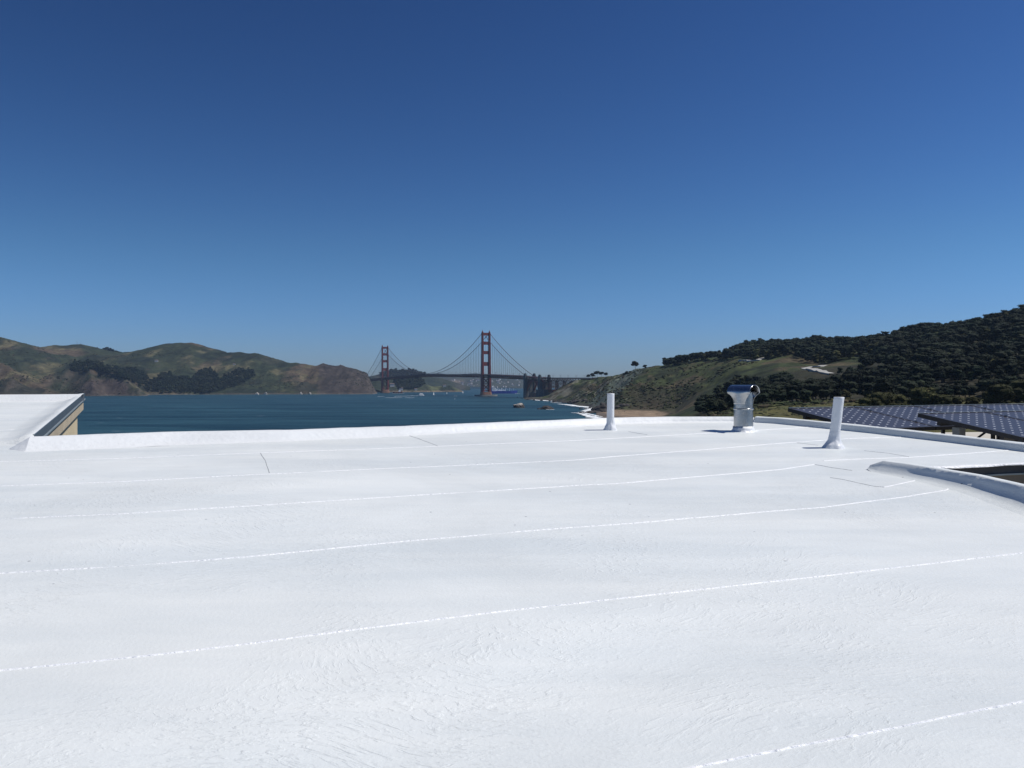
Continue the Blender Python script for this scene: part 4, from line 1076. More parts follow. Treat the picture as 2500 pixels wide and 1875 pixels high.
for _ in range(260):
    u = rd.uniform(1700, 2100); d = rd.uniform(452, 500); x = (u - 1250) / F * d
    z = float(presidio_z(np.array([x]), np.array([d]))[0]); items.append((x, d, z - .2, rd.uniform(1.2, 2.6), rd.uniform(.7, 1.2)))
merge_trees('scrub', items, ['scrub'], 'low green and brown scrub covering the coastal bluffs', 'scrub', M['leaf'])

items = []
for _ in range(16000):
    u = rd.uniform(-60, 910); d = rd.uniform(2900, 4250); x = (u - 1250) / F * d
    q = float(fbm(np.array([x / 130.]), np.array([d / 130.]), 4, 333)[0])
    if q + rd.uniform(-.12, .12) < .17: continue
    z = float(marin_z(np.array([x]), np.array([d]))[0])
    if z > 4: items.append((x, d, z - 1, rd.uniform(1.2, 4.2), rd.uniform(.5, .9)))
# woods on the far headlands
def scatter(poly, zf, d0, d1, n, smin, smax, sd):
    rd = random.Random(sd); us = [p[0] for p in poly]; vs_ = [p[1] for p in poly]; out_ = []
    tries = 0
    while len(out_) < n and tries < n * 6:
        tries += 1; u = rd.uniform(min(us), max(us)); v = rd.uniform(min(vs_), max(vs_))
        if not inpoly((u, v), poly): continue
        h_ = hit(u, v, zf, d0, d1, 8.)
        if h_ is None: continue
        out_.append((h_[0], h_[1], h_[2] - 1, rd.uniform(smin, smax), rd.uniform(.8, 1.15)))
    return out_
merge_trees('headland_scrub', items, ['scrub'], 'dark brush dotted over the headland slopes across the water', 'scrub', M['leaf'], .8)
wp = [(170, 905), (178, 890), (200, 886), (240, 889), (262, 897), (290, 900), (330, 905), (352, 915), (362, 930), (385, 930), (395, 915), (420, 912), (430, 930), (470, 925), (490, 905), (515, 905), (535, 930), (560, 915), (590, 905), (615, 908), (622, 922), (590, 940), (560, 950), (520, 962), (450, 962), (400, 961), (360, 958), (330, 940), (285, 925), (262, 915), (230, 905), (200, 912)]
merge_trees('headland_woods', scatter(wp, marin_z, 2850, 3700, 1500, .8, 1.5, 4), ['cypress', 'pine'], 'dark band of trees along the foot of the headland across the water', 'woodland', M['leaf'], 1.15)
merge_trees('ridge_grove', [(*[(u - 1250) / F * d, d], CAM_Z - (v - 937.5) / F * d - 16, 1.7, 1.1) for u, v, d in ((250, 857, 4230), (256, 853, 4230), (262, 851, 4230), (268, 853, 4230), (274, 856, 4240), (281, 859, 4250), (288, 861, 4260), (296, 863, 4270), (259, 856, 4225), (268, 858, 4230), (276, 861, 4240), (350, 861, 4180), (344, 862, 4190), (316, 863, 4250))], ['cypress'], 'dark grove on the skyline saddle of the headland', 'woodland', M['leaf'], 1.1)
for u, v, d, s, lab in ((686, 889, 3930, 1.0, 'dark clump of trees on the headland skyline'), (661, 885, 3950, .7, 'smaller dark tree left of the skyline clump on the headland')):
    p = P(u, v, d); put_tree('skyline_tree', 'cypress', p.x, p.y, p.z - 6 * s, s * .9, lab, 'tree', None)
merge_trees('far_woods', scatter([(965, 924), (1034, 924), (1036, 940), (1020, 950), (975, 952), (965, 940)], far_z, 4250, 5000, 420, 1., 1.5, 6) + scatter([(925, 917), (956, 907), (1002, 905), (1040, 915), (1030, 921), (940, 921)], far_z, 5300, 6200, 260, 1.1, 1.8, 7), ['cypress'], 'dark woods on the far shore behind the bridge', 'woodland', M['leaf'], 1.2)

# ------------------------------------------------------------------ suspension bridge
br = empty('suspension_bridge', (-92, 2890, 0)); tag(br, 'red steel suspension bridge with two tall portal towers across the strait', 'bridge')
BO = Vector((-92, 2890, 0)); AXB = Vector((-525, 1090, 0)).normalized(); SPAN = 1210.; SIDE = 335.; 
PRP = Vector((AXB.y, -AXB.x, 0))      # points east (right)
BRZ = math.atan2(AXB.y, AXB.x) - math.pi / 2
HB = 13.4
def deckz(s):    # s measured from the south tower towards the north
    pts = [(-760, 59), (-440, 62.), (-335, 67.5), (0, 76.5), (SPAN * .5, 82.5), (SPAN, 74), (SPAN + SIDE, 66), (SPAN + 700, 64)]
    return float(np.interp(s, [a for a, _ in pts], [b for _, b in pts]) + 1.2 * math.sin(max(0, min(1, s / SPAN)) * math.pi))
def B(s, o_, z): p = AXB * s + PRP * o_; return Vector((p.x, p.y, z))
def bbuild(m, name, mat, parent=br, **k): return m.build(name, mat, parent, **k)
Mrot = Matrix.Rotation(BRZ, 3, 'Z')
def tower(s, fender):
    t = None
    legs = MB()
    tw = MB(); tw.box(B(s, 0, 223.5 - 4.5), (2 * HB + 4, 5.6, 9.5), m=Mrot)
    t = bbuild(tw, 'tower', M['orange'])
    t['label'] = 'nearer portal tower on an oval pier' if s == 0 else 'farther portal tower at the headland foot'
    for sg in (-1, 1):
        m = MB()
        for z0, z1, wx, wy in ((14, 76, 8.6, 12.5), (76, 107, 7.6, 11.2), (107, 148, 7.0, 10.0), (148, 186, 6.4, 9.0), (186, 224, 5.8, 8.0), (224, 227, 4.2, 6.)):
            m.box(B(s, sg * HB, (z0 + z1) / 2), (wx, wy, z1 - z0), m=Mrot)
            m.box(B(s, sg * HB, (z0 + z1) / 2), (wx * .6, wy + 1.4, z1 - z0 - .5), m=Mrot)
        m.tube([B(s, sg * HB, 226.5), B(s, sg * HB, 230), B(s, sg * HB, 233)], [2.4, 1.6, .4], 6)
        o = m.build('leg', M['orange'], t)
    for z0, z1 in ((181.5, 192.5), (148, 159.5), (107, 120.5)):
        MB().box(B(s, 0, (z0 + z1) / 2), (2 * HB - 5.5, 5.4, z1 - z0), m=Mrot).build('portal_strut', M['orange'], t)
    # rounded corners of the openings
    for zc0, zc1 in ((192.5, 214.3), (159.5, 181.5), (120.5, 148), (77, 107)):
        m = MB(); r_ = 4.2
        for sg in (-1, 1):
            ex = HB - 3.0
            cs_ = [(zc1, -1)] + ([(zc0, 1)] if zc0 > 80 else [])
            for zc, dz in cs_:
                k_ = 2.6 if (zc0 < 80) else 1.
                poly = [(0, 0)] + [(r_ * (1 - math.sin(a)), r_ * k_ * (1 - math.cos(a))) for a in np.linspace(0, math.pi / 2, 6)]
                for dd in (-2.4, 2.4): pass
                vs = []
                for dd in (-2.4, 2.4):
                    for a_, b_ in poly: q = B(s, sg * (ex - a_ + .3), zc + dz * b_) + AXB * dd; vs.append(q)
                n_ = len(poly); m.add(vs, [tuple(range(n_)), tuple(range(2 * n_ - 1, n_ - 1, -1))] + [(i, (i + 1) % n_, n_ + (i + 1) % n_, n_ + i) for i in range(n_)])
        m.build('corner_bracket', M['orange'], t)
    for z0, z1 in ((22, 43), (45, 65)):
        m = MB()
        m.bar(B(s, -HB + 3, z0), B(s, HB - 3, z1), 2.4, 2.4); m.bar(B(s, HB - 3, z0), B(s, -HB + 3, z1), 2.4, 2.4)
        m.build('cross_brace', M['orange'], t)
    for z in (44, 20.5, 66): MB().box(B(s, 0, z), (2 * HB - 7, 4, 2.6), m=Mrot).build('lower_strut', M['orange'], t)
    if s == 0: MB().bar(B(s, -HB + 3, 196), B(s, 0, 213), .7).bar(B(s, HB - 3, 196), B(s, 0, 213), .7).build('stay_brace', M['cable'], t)
    else: MB().bar(B(s, -6, 196), B(s, 7, 212), .7).bar(B(s, 7, 196), B(s, -4, 212), .7).build('stay_brace', M['cable'], t)
    m = MB()
    ov = lambda a, b, n=28: [tuple((B(s, 0, 0) + PRP * (a * math.copysign(abs(math.cos(q)) ** .7, math.cos(q))) + AXB * (b * math.copysign(abs(math.sin(q)) ** .7, math.sin(q)))).xy) for q in [2 * math.pi * i / n for i in range(n)]]
    m.prism(ov(22, 11), -4, 9); m.prism(ov(20.5, 9.5), 9.003, 15.5)
    m.build('pier', M['pier'], t)
    if fender:
        n = 40; m = MB(); oo = ov(42, 21, n); oi = ov(38.5, 17.5, n)
        vs = [(x, y, -4) for x, y in oo] + [(x, y, 5.2) for x, y in oo] + [(x, y, 5.2) for x, y in oi] + [(x, y, -4) for x, y in oi]
        m.add(vs, [(a * n + i, a * n + (i + 1) % n, (a + 1) * n + (i + 1) % n, (a + 1) * n + i) for a in range(3) for i in range(n)])
        m.build('fender', M['fender'], t)
    return t
tower(0, True); tower(SPAN, False)
# deck with stiffening truss
ss = np.arange(-740, SPAN + 700, 15.24)
m = MB()
for a, b in zip(ss[:-1], ss[1:]): m.bar(B(a, 0, deckz(a) - 1.0), B(b, 0, deckz(b) - 1.0), 27, 1.6)
deck = bbuild(m, 'deck', M['deck'])
for sg in (-1, 1):
    m = MB()
    s0 = -740 if True else 0
    tr = [s for s in np.arange(-735, SPAN + 345, 7.62)]
    for i, (a, b) in enumerate(zip(tr[:-1], tr[1:])):
        up = deckz(a) - 2.2; ub = deckz(b) - 2.2; hh = 7.8
        m.bar(B(a, sg * HB, up), B(b, sg * HB, ub), 1.1, 1.5)
        m.bar(B(a, sg * HB, up - hh), B(b, sg * HB, ub - hh), 1.1, 1.5)
        if i % 2: m.bar(B(a, sg * HB, up), B(b, sg * HB, ub - hh), .9, .9)
        else: m.bar(B(a, sg * HB, up - hh), B(b, sg * HB, ub), .9, .9)
        m.bar(B(a, sg * HB, up), B(a, sg * HB, up - hh), .8, .8)
    bbuild(m, 'stiffening_truss', M['deck'])
    m = MB()
    for a, b in zip(ss[:-1], ss[1:]): m.bar(B(a, sg * (HB - .3), deckz(a) + 1.2), B(b, sg * (HB - .3), deckz(b) + 1.2), .4, .8)
    bbuild(m, 'railing', M['cable'])
m = MB()
for s in np.arange(-320, SPAN + 330, 15.24): m.bar(B(s, -HB + 1, deckz(s) - 9.6), B(s, HB - 1, deckz(s) - 9.6), 1.2, 1.2).bar(B(s, -HB + 1, deckz(s) - 9.6), B(s + 15, HB - 1, deckz(s) - 9.6), .8, .8)
bbuild(m, 'under_bracing', M['deck'])
# cables
def cz(s):
    if s < 0: t = -s / SIDE; return 224 + (70.5 - 224) * t - 4 * 10 * t * (1 - t)
    if s > SPAN: t = (s - SPAN) / SIDE; return 224 + (69 - 224) * t - 4 * 10 * t * (1 - t)
    t = s / SPAN; return 224 - 4 * 138.5 * t * (1 - t)
for sg in (-1, 1):
    m = MB(); m.tube([B(s, sg * HB, cz(s)) for s in np.concatenate([np.arange(-SIDE, 0, 15.), np.arange(0, SPAN, 15.), np.arange(SPAN, SPAN + SIDE + 1, 15.)])], .78, 6)
    bbuild(m, 'main_cable', M['cable'])
sus = []
for sg in (-1, 1):
    for s in list(np.arange(-SIDE + 20, SPAN + SIDE - 10, 15.24)):
        if cz(s) - deckz(s) < 3 or min(abs(s), abs(s - SPAN)) < 7: continue
        sus.append((s, sg))
sus.sort(key=lambda q: q[0] - (20 if q[1] < 0 else 0))
sm_ = MB()
for i, (s, sg) in enumerate(sus):
    a = B(s, sg * HB, deckz(s) - 1); b = B(s, sg * HB, cz(s) - .3)
    if i < 98: bbuild(MB().bar(a, b, .40, .40), 'suspender', M['cable'])
    else: sm_.bar(a, b, .40, .40)
so = bbuild(sm_, 'suspender', M['cable']); so['kind'] = 'stuff'
# light poles
for s in np.arange(-700, SPAN + 100, 45.7):
    for sg in (-1, 1): m = MB().bar(B(s, sg * (HB - 1.5), deckz(s)), B(s, sg * (HB - 1.5), deckz(s) + 8), .35, .35).bar(B(s, sg * (HB - 1.5), deckz(s) + 8), B(s, sg * (HB - 4.5), deckz(s) + 8.2), .3, .3); bbuild(m, 'lamp_post', M['cable'])
# concrete pylons with stepped shafts, arch between them, anchorage and viaduct
for s in (-SIDE - 6, -SIDE - 104, SPAN + SIDE + 5):
    dz = deckz(s); m = MB()
    m.box(B(s, 0, dz * .5 - 6), (2 * HB + 6, 9, dz - 12), m=Mrot)
    p = bbuild(m, 'pylon', M['conc'])
    for sg in (-1, 1):
        m = MB(); m.box(B(s, sg * (HB + 2.5), (dz + 3) / 2 - 1), (6.6, 13, dz + 5), m=Mrot).box(B(s, sg * (HB + 2.5), dz + 5.4), (5.2, 9.5, 5), m=Mrot).box(B(s, sg * (HB + 2.5), dz + 8.6), (3.6, 6.5, 2), m=Mrot)
        m.build('shaft', M['conc'], p)
for sg in (-1, 1):
    m = MB(); n_ = 14; a0, a1 = -SIDE - 100, -SIDE - 10
    ap = [(a0 + (a1 - a0) * i / n_, 20 + 32 * math.sin(math.pi * i / n_)) for i in range(n_ + 1)]
    for (sa, za), (sb_, zb) in zip(ap[:-1], ap[1:]):
        m.bar(B(sa, sg * (HB - 1), za), B(sb_, sg * (HB - 1), zb), 2, 2.).bar(B(sa, sg * (HB - 1), za + 6), B(sb_, sg * (HB - 1), zb + 6), 1.4, 1.4)
        m.bar(B(sa, sg * (HB - 1), za), B(sb_, sg * (HB - 1), zb + 6), .9); m.bar(B(sa, sg * (HB - 1), za), B(sa, sg * (HB - 1), deckz(sa) - 10), 1.1)
    bbuild(m, 'arch', M['orange'])
m = MB(); m.box(B(-SIDE - 128, -4, 12), (50, 46, 26), m=Mrot); m.box(B(-SIDE - 128, -4, 25.6), (52, 48, 1.2), m=Mrot); bbuild(m, 'anchorage', M['conc'])
for k, s in enumerate((-SIDE - 122, -SIDE - 160, -SIDE - 205, -SIDE - 250, -SIDE - 290)):
    dz = deckz(s) - 10; m = MB(); zb = [20, 18, 24, 34, 42][k]; hw = 6
    for a in (-hw, hw):
        for o_ in (-HB + 2, HB - 2): m.bar(B(s + a, o_, zb), B(s + a, o_, dz), 1.5, 1.5)
    nz = max(1, int((dz - zb) / 11))
    for j in range(nz):
        za = zb + (dz - zb) * j / nz; zz = zb + (dz - zb) * (j + 1) / nz
        for o_ in (-HB + 2, HB - 2): m.bar(B(s - hw, o_, za), B(s + hw, o_, zz), .8).bar(B(s + hw, o_, za), B(s - hw, o_, zz), .8)
        for a in (-hw, hw): m.bar(B(s + a, -HB + 2, za), B(s + a, HB - 2, zz), .8).bar(B(s + a, HB - 2, za), B(s + a, -HB + 2, zz), .8)
    bbuild(m, 'viaduct_tower', M['ship_red'])
# brick fort under the arch
fp = B(-SIDE - 62, 6, 0) + BO
ft = empty('fort', (fp.x, fp.y, 1)); tag(ft, 'brown brick fort tucked under the bridge arch between the concrete pylons', 'fort')
fm = MB(); fm.box((0, 0, 6.5), (44, 50, 15), m=Mrot); fw = fm.build('wall', M['pier'], ft)
MB().box((0, 0, 14.6), (45.5, 51.5, 1.0), m=Mrot).build('parapet', M['conc'], ft)
for j in range(7):
    q = Mrot @ Vector((-19 + j * 6.3, -25.1, 0)); MB().box((q.x, q.y, 8), (2.4, .5, 3.2), m=Mrot).build('embrasure', M['glass'], ft)

# ------------------------------------------------------------------ far houses
def far_house(x, y, z, s, rot, label, group):
    e = empty('house', (x, y, z - 2), rot); tag(e, label, 'house', group)
    link('wall', FH[0], e); link('roof', FH[1], e); e.scale = (s, s, s); return e
a_ = MB().box((0, 0, 3.5), (14, 9, 9)).build('wall', M['house_far']); FHw = a_.data; bpy.data.objects.remove(a_)
vs = [(-7.6, -5.1, 8), (7.6, -5.1, 8), (7.6, 5.1, 8), (-7.6, 5.1, 8), (-7.6, 0, 11), (7.6, 0, 11)]
a_ = MB().add(vs, [(0, 1, 5, 4), (2, 3, 4, 5), (0, 4, 3), (1, 2, 5), (3, 2, 1, 0)]).build('roof', M['roof_far']); FHr = a_.data; bpy.data.objects.remove(a_)
FH = (FHw, FHr)
rd = random.Random(77); n_ = 0
while n_ < 62:
    u = rd.uniform(1040, 1270); v = rd.uniform(927, 946)
    h_ = hit(u, v, tib_z, 8000, 9600, 12.)
    if h_ is None: n_ += 1; continue
    far_house(h_[0], h_[1], h_[2], rd.uniform(.7, 1.7), rd.uniform(.2, 1.2), 'tiny pale house on the distant hills, ' + ('seen under the main span' if u < 1186 else 'right of the nearer bridge tower'), 'distant houses under the main span' if u < 1186 else 'distant houses right of the nearer tower'); n_ += 1
for u, v, s, lab in ((979, 953, 1.3, 'pale building on the shore just right of the farther bridge tower'), (1015, 953, 1.0, 'small pale building on the far beach'), (957, 944, 1.6, 'building on the slope right beside the farther bridge tower'), (1085, 944, 1.1, 'pale building on the low peninsula behind the bridge')):
    h_ = hit(u, v, far_z, 4250, 5000, 8.)
    if h_: far_house(h_[0], h_[1], h_[2], s, .3, lab, None)
for u, v, s, d0, lab in ((382, 883, 1.0, 0, 'tiny white house high on the headland slope'), (572, 891, .8, 0, 'tiny white building on the headland track')):
    h_ = hit(u, v, marin_z, 2850, 4300, 8.)
    if h_: far_house(h_[0], h_[1], h_[2], s, .3, lab, None)
def mast(u, v, d, H, lab):
    p = P(u, v, d); m = MB()
    for a in range(3):
        q = Vector((math.cos(a * 2.09) * 1.3, math.sin(a * 2.09) * 1.3, 0)); m.bar(q, Vector((q.x * .2, q.y * .2, H)), .35)
    for k in range(8):
        z0 = H * k / 8; f_ = 1 - .8 * k / 8; m.bar((1.3 * f_, 0, z0), (-.65 * f_, 1.1 * f_, z0 + H / 8), .25)
    o = m.build('radio_mast', M['flash_light']); o.location = (p.x, p.y, p.z - 3); tag(o, lab, 'mast', 'radio masts on the headland'); 
mast(188, 843, 4150, 26, 'taller thin radio mast on the headland skyline'); mast(196, 843.5, 4150, 18, 'shorter thin radio mast just right of the taller one')

# ------------------------------------------------------------------ ships and boats
def at(u, d, z=0): return Vector(((u - 1250) / F * d, d, z))
def hull(L, Bm, Hh, draft=-2, rake=.12, n=16):
    """ship hull pointing +x"""
    vs = []
    for i in range(n + 1):
        t = i / n; x = -L / 2 + L * t
        wb = Bm / 2 * min(1, (1 - t) / .22) ** .6 * (min(1, t / .06) ** .4 if t < .06 else 1) if t < 1 else .02
        wb = max(wb, Bm * .02 if t > .5 else Bm * .35); hs = Hh * (1 + .22 * max(0, (t - .82) / .18))
        xo = L * rake * .35 * max(0, (t - .85) / .15)
        vs += [(x + xo, -wb, hs), (x, -wb * .8, draft), (x, wb * .8, draft), (x + xo, wb, hs)]
    fs = []
    for i in range(n):
        a, b = i * 4, (i + 1) * 4
        fs += [(a, a + 1, b + 1, b), (a + 1, a + 2, b + 2, b + 1), (a + 2, a + 3, b + 3, b + 2), (a + 3, a, b, b + 3)]
    fs += [(0, 3, 2, 1), (n * 4, n * 4 + 1, n * 4 + 2, n * 4 + 3)]
    return MB().add(vs, fs)
p = at(1227, 3700); L = 138
sh = empty('cargo_ship', p, R(24)); tag(sh, 'blue hulled cargo ship with white superstructure passing behind the nearer bridge tower', 'ship')
hull(L, 20, 11.5).build('hull', M['ship_blue'], sh)
m = MB(); m.box((-42, 0, 16), (24, 17, 9)).box((-44, 0, 22), (18, 15, 5)).box((-46, 0, 26.5), (13, 15, 4.5)); m.build('superstructure', M['ship_white'], sh)
for zz in (17.5, 21.8, 26.8):
    for k in range(4): MB().box((-40 - k * 3.4 - (3 if zz > 22 else 0), -8.9 if zz < 20 else -7.9, zz), (1.6, .6, 1.3)).build('window', M['glass'], sh)
MB().box((-50, 0, 31), (5, 5, 7)).build('funnel', M['ship_white'], sh)
MB().bar((-44, 0, 28), (-44, 0, 39), .7).bar((-47, 0, 35), (-41, 0, 35), .4).build('mast', M['ship_white'], sh)
m = MB()
for k in range(4): m.box((-18 + k * 8.5, 0, 14.5), (7, 14, 5 if k < 2 else 3.4))
m.build('deck_house', M['ship_white'], sh)
for x in (-24, -6, 14, 34): MB().bar((x, 0, 11), (x, 0, 26), 1.2).bar((x, 0, 24), (x + 11, 0, 18), .8).build('crane', M['ship_white'], sh)
MB().bar((54, 0, 12), (54, 0, 24), .8).bar((52, 0, 20), (56, 0, 20), .4).build('mast', M['ship_white'], sh)
def foam_patch(pts, label, z=.06):
    vs = []; n = len(pts)
    m = MB()
    m.add([(x, y, z) for x, y in pts] + [(x, y, -.05) for x, y in pts], [tuple(range(n))] + [(i, n + i, n + (i + 1) % n, (i + 1) % n) for i in range(n)])
    return m
def foam(name, line, label, cat='foam', parent=None, z=.08):
    """ragged foam ribbon; line = (x, y, half width)"""
    rd = random.Random(len(line) * 7 + int(line[0][0])); vs = []; fs = []
    P_ = []
    for (x0, y0, w0), (x1, y1, w1) in zip(line[:-1], line[1:]):
        n = max(2, int(math.hypot(x1 - x0, y1 - y0) / 3.))
        P_ += [(x0 + (x1 - x0) * i / n, y0 + (y1 - y0) * i / n, w0 + (w1 - w0) * i / n) for i in range(n)]
    P_.append(line[-1])
    for i, (x, y, wv) in enumerate(P_):
        a = P_[max(i - 1, 0)]; b = P_[min(i + 1, len(P_) - 1)]; tx, ty = b[0] - a[0], b[1] - a[1]; l = math.hypot(tx, ty) or 1; nx, ny = -ty / l, tx / l
        wv = wv * (.25 if mn.noise(Vector((i * .55, y * .02, 4.))) > .22 else 1.)
        a1 = wv * (1 + .9 * mn.noise(Vector((i * .35, 1, x * .01)))) + rd.random() * wv * .3; a2 = wv * (1 + .9 * mn.noise(Vector((i * .31, 9, y * .01))))
        vs += [(x + nx * a1, y + ny * a1, z), (x, y, z + .25), (x - nx * a2, y - ny * a2, z)]
    for i in range(len(P_) - 1):
        a, b = i * 3, (i + 1) * 3; fs += [(a, a + 1, b + 1, b), (a + 1, a + 2, b + 2, b + 1)]
    m = MB().add(vs, fs); o = m.build(name, M['foam'], parent)
    if not parent: tag(o, label, cat, kind='stuff')
    return o
q = at(1261, 3690); foam('bow_wave', [(q.x - 8, q.y - 6, 1.5), (q.x + 6, q.y - 5, 5), (q.x + 16, q.y - 5, 2)], 'white bow wave of the blue ship')

p = at(971, 3820); s2 = empty('work_ship', p, R(200)); tag(s2, 'small dark red ship near the foot of the farther bridge tower', 'ship')
hull(44, 10, 6).build('hull', M['ship_red'], s2)
MB().box((-8, 0, 9), (10, 7, 7)).box((-9, 0, 13.5), (7, 6, 3.)).build('superstructure', M['ship_white'], s2)
MB().box((-16, 0, 9), (3, 3, 8)).build('funnel', M['ship_red'], s2); MB().bar((12, 0, 5), (12, 0, 17), .8).bar((12, 0, 16), (4, 0, 12), .6).build('crane', M['ship_red'], s2)
MB().box((-8, -3.7, 10.5), (7, .4, 1.4)).build('window', M['glass'], s2)
q = at(975, 3800); foam('wake', [(q.x - 30, q.y - 8, 1.5), (q.x + 5, q.y - 9, 3), (q.x + 24, q.y - 8, 1)], 'thin wake beside the dark red ship')

p = at(1029, 3000); fy = empty('ferry', p, R(34)); tag(fy, 'white fast ferry trailing a wake, between the two bridge towers', 'boat')
hull(21, 7, 2.6, draft=-1).build('hull', M['ship_white'], fy)
MB().box((-1.5, 0, 4.3), (16, 6.4, 3.6)).box((-1, 0, 7.4), (10, 5.4, 2.8)).build('cabin', M['ship_white'], fy)
MB().box((-1.5, -3.25, 4.4), (12, .2, .8)).box((4.1, 0, 7.6), (.3, 4.4, .9)).build('window', M['glass'], fy); MB().bar((-3, 0, 7), (-3, 0, 11), .3).build('mast', M['ship_white'], fy)
line = []
for k in range(12): u = 1020 - k * 5.2; d_ = 2995 - k * 14; q = at(u, d_); line.append((q.x, q.y, 3.2 * (1 - k / 16.)))
foam('wake', line, 'long white wake trailing behind the fast ferry')
for u, d, ln in ((930, 2790, 12), (962, 2560, 26), (1000, 2540, 14), (1112, 2930, 6)):
    q = at(u, d); foam('whitecap', [(q.x - ln, q.y, .6), (q.x, q.y + 2, 2.6), (q.x + ln, q.y, .6)], 'streak of breaking white water out in the strait')
def sailboat(u, d, H, lab):
    e = empty('sailboat', at(u, d), R(70)); tag(e, lab, 'sailboat', 'sailboats behind the bridge')
    hull(H * .85, H * .22, H * .08, draft=-.5, n=10).build('hull', M['ship_white'], e)
    MB().bar((0, 0, 0), (0, 0, H), .18).build('mast', M['flash_light'], e)
    z0 = H * .12
    MB().add([(-.1, -.1, z0), (-H * .38, -.3, z0), (0, -.1, H * .97), (-.1, .1, z0), (-H * .38, -.1, z0), (0, .1, H * .97)], [(0, 1, 2), (5, 4, 3), (0, 2, 5, 3), (0, 3, 4, 1), (1, 4, 5, 2)]).build('mainsail', M['sail'], e)
    MB().add([(.2, -.1, H * .8), (H * .40, 0, z0), (.2, -.5, z0), (.2, .1, H * .8), (H * .40, .15, z0), (.2, -.3, z0)], [(0, 1, 2), (5, 4, 3), (0, 3, 4, 1), (1, 4, 5, 2), (2, 5, 3, 0)]).build('jib', M['sail'], e)
sailboat(1059, 3180, 14, 'tallest sailboat with white sails, just right of the fast ferry')
sailboat(1091, 3600, 9.5, 'small sailboat in the middle of the three behind the bridge')
sailboat(1130, 3900, 11.5, 'rightmost sailboat, nearest the nearer bridge tower')
sailboat(1110.5, 2300, 4.2, 'tiny white dinghy in front of the sailboats')
by = at(1263, 2600); m = MB(); m.tube([(0, 0, -.5), (0, 0, 1.2)], [1.7, 1.5], 10).tube([(0, 0, 1.2), (0, 0, 4.2)], [.8, .2], 6); o = m.build('buoy', M['ship_dark']); o.location = by; tag(o, 'small dark buoy near the left concrete pylon', 'buoy')

# ------------------------------------------------------------------ sea rocks, shore rocks, surf
def rock_mesh(L, Dp, H, sd, sub=3):
    bm = bmesh.new(); bmesh.ops.create_icosphere(bm, subdivisions=sub, radius=1)
    for v in bm.verts:
        p = v.co.copy(); k = 1 + .42 * mn.noise(p * 1.3 + Vector((sd, 0, 0))) + .22 * mn.noise(p * 3.1 + Vector((0, sd, 0))) + .10 * mn.noise(p * 7.3 + Vector((0, 0, sd)))
        v.co = Vector((p.x * L / 2 * k, p.y * Dp / 2 * k, max(-.5, p.z) * H * k))
    me = bpy.data.meshes.new('rock'); bm.to_mesh(me); bm.free(); return me
def sea_rock(u, d, L, H, sd, lab, cap=False, grp=None):
    me = rock_mesh(L, L * .7, H, sd); me.materials.append(M['rock']); me.materials.append(M['guano'])
    if cap:
        for p_ in me.polygons:
            if p_.center.z > H * .55 + .12 * H * mn.noise(p_.center * .4) and p_.center.x < L * .25: p_.material_index = 1
    o = link('sea_rock', me, None, at(u, d, 0)); tag(o, lab, 'rock', grp); return o
sea_rock(1268, 1490, 22, 8.4, 3, 'dark sea rock with a pale crusted top, the left of two in open water', cap=True)
sea_rock(1333, 1390, 22, 5.6, 8, 'low dark sea rock, the right of two in open water')
sea_rock(1321, 1392, 12, 2.6, 11, 'flat tail of rock at the left end of the low dark sea rock')
q = at(1340, 1378); foam('rock_foam', [(q.x - 5, q.y, .4), (q.x + 4, q.y - 1, 1.2), (q.x + 9, q.y + 1, .5)], 'foam at the foot of the low sea rock')
rd = random.Random(21)
shore_rocks = [(1288, 2225, 7, 3.), (1304, 2150, 9, 2.6), (1322, 2110, 8, 2.4), (1342, 2060, 8, 2.6), (1353, 1910, 13, 5.), (1366, 1900, 8, 2.4), (1378, 1850, 16, 3.2), (1392, 1790, 15, 7.), (1403, 1760, 20, 7.5), (1415, 1740, 16, 5), (1428, 1700, 16, 5), (1436, 1640, 12, 3.5), (1418, 1395, 7, 2.6), (1430, 1420, 6, 2), (1440, 1440, 7, 3.), (1447, 1380, 6, 2.2), (1450, 1340, 9, 3), (1462, 1335, 15, 6.5), (1475, 1330, 20, 11.), (1488, 1320, 18, 9), (1424, 1205, 17, 2.6), (1440, 1212, 18, 3.6), (1456, 1218, 20, 4.6), (1472, 1222, 20, 5.4), (1488, 1232, 18, 6.), (1503, 1245, 16, 6.5), (1518, 1250, 15, 5.4), (1530, 1252, 11, 4.), (1464, 1300, 20, 9.), (1480, 1296, 20, 10.), (1452, 1310, 14, 6.5)]
near_names = {0: 'by the pylon foot', 4: 'in the breaking surf'}
for k, (u, d, L, H) in enumerate(shore_rocks):
    reg = 0 if d > 2000 else (1 if d > 1600 else (2 if u < 1500 and d > 1300 else 3))
    lab = ['dark boulder at the waterline between the pylons and the surf', 'dark boulder in the rocky point below the grey green cliff', 'dark rock in the white surf off the point', 'dark rock of the low reef left of the slim vent pipe'][reg]
    x, y, _ = at(u, d); z = max(-.4, float(presidio_z(np.array([x]), np.array([float(y)]))[0]) - .8)
    me = rock_mesh(L, L * .7, H, 30 + k * 1.7, sub=2); me.materials.append(M['rock'])
    o = link('shore_rock', me, None, (x, y, z)); tag(o, lab, 'rock', ['boulders by the pylons', 'boulders of the rocky point', 'rocks in the surf', 'rocks of the low reef'][reg])
def pl(*a): return [(at(u, 43 * F / (v - 937.5)).x, 43 * F / (v - 937.5), wv) for u, v, wv in a]
foam('surf', pl((1293, 974.5, 3), (1310, 976.5, 8), (1330, 978, 11), (1350, 979.3, 9), (1372, 980.3, 7), (1386, 981, 3)), 'white surf line below the pylons')
foam('surf', pl((1345, 983, 2), (1360, 983.5, 5), (1371, 984, 3)), 'patch of foam round the rocks below the cliff')
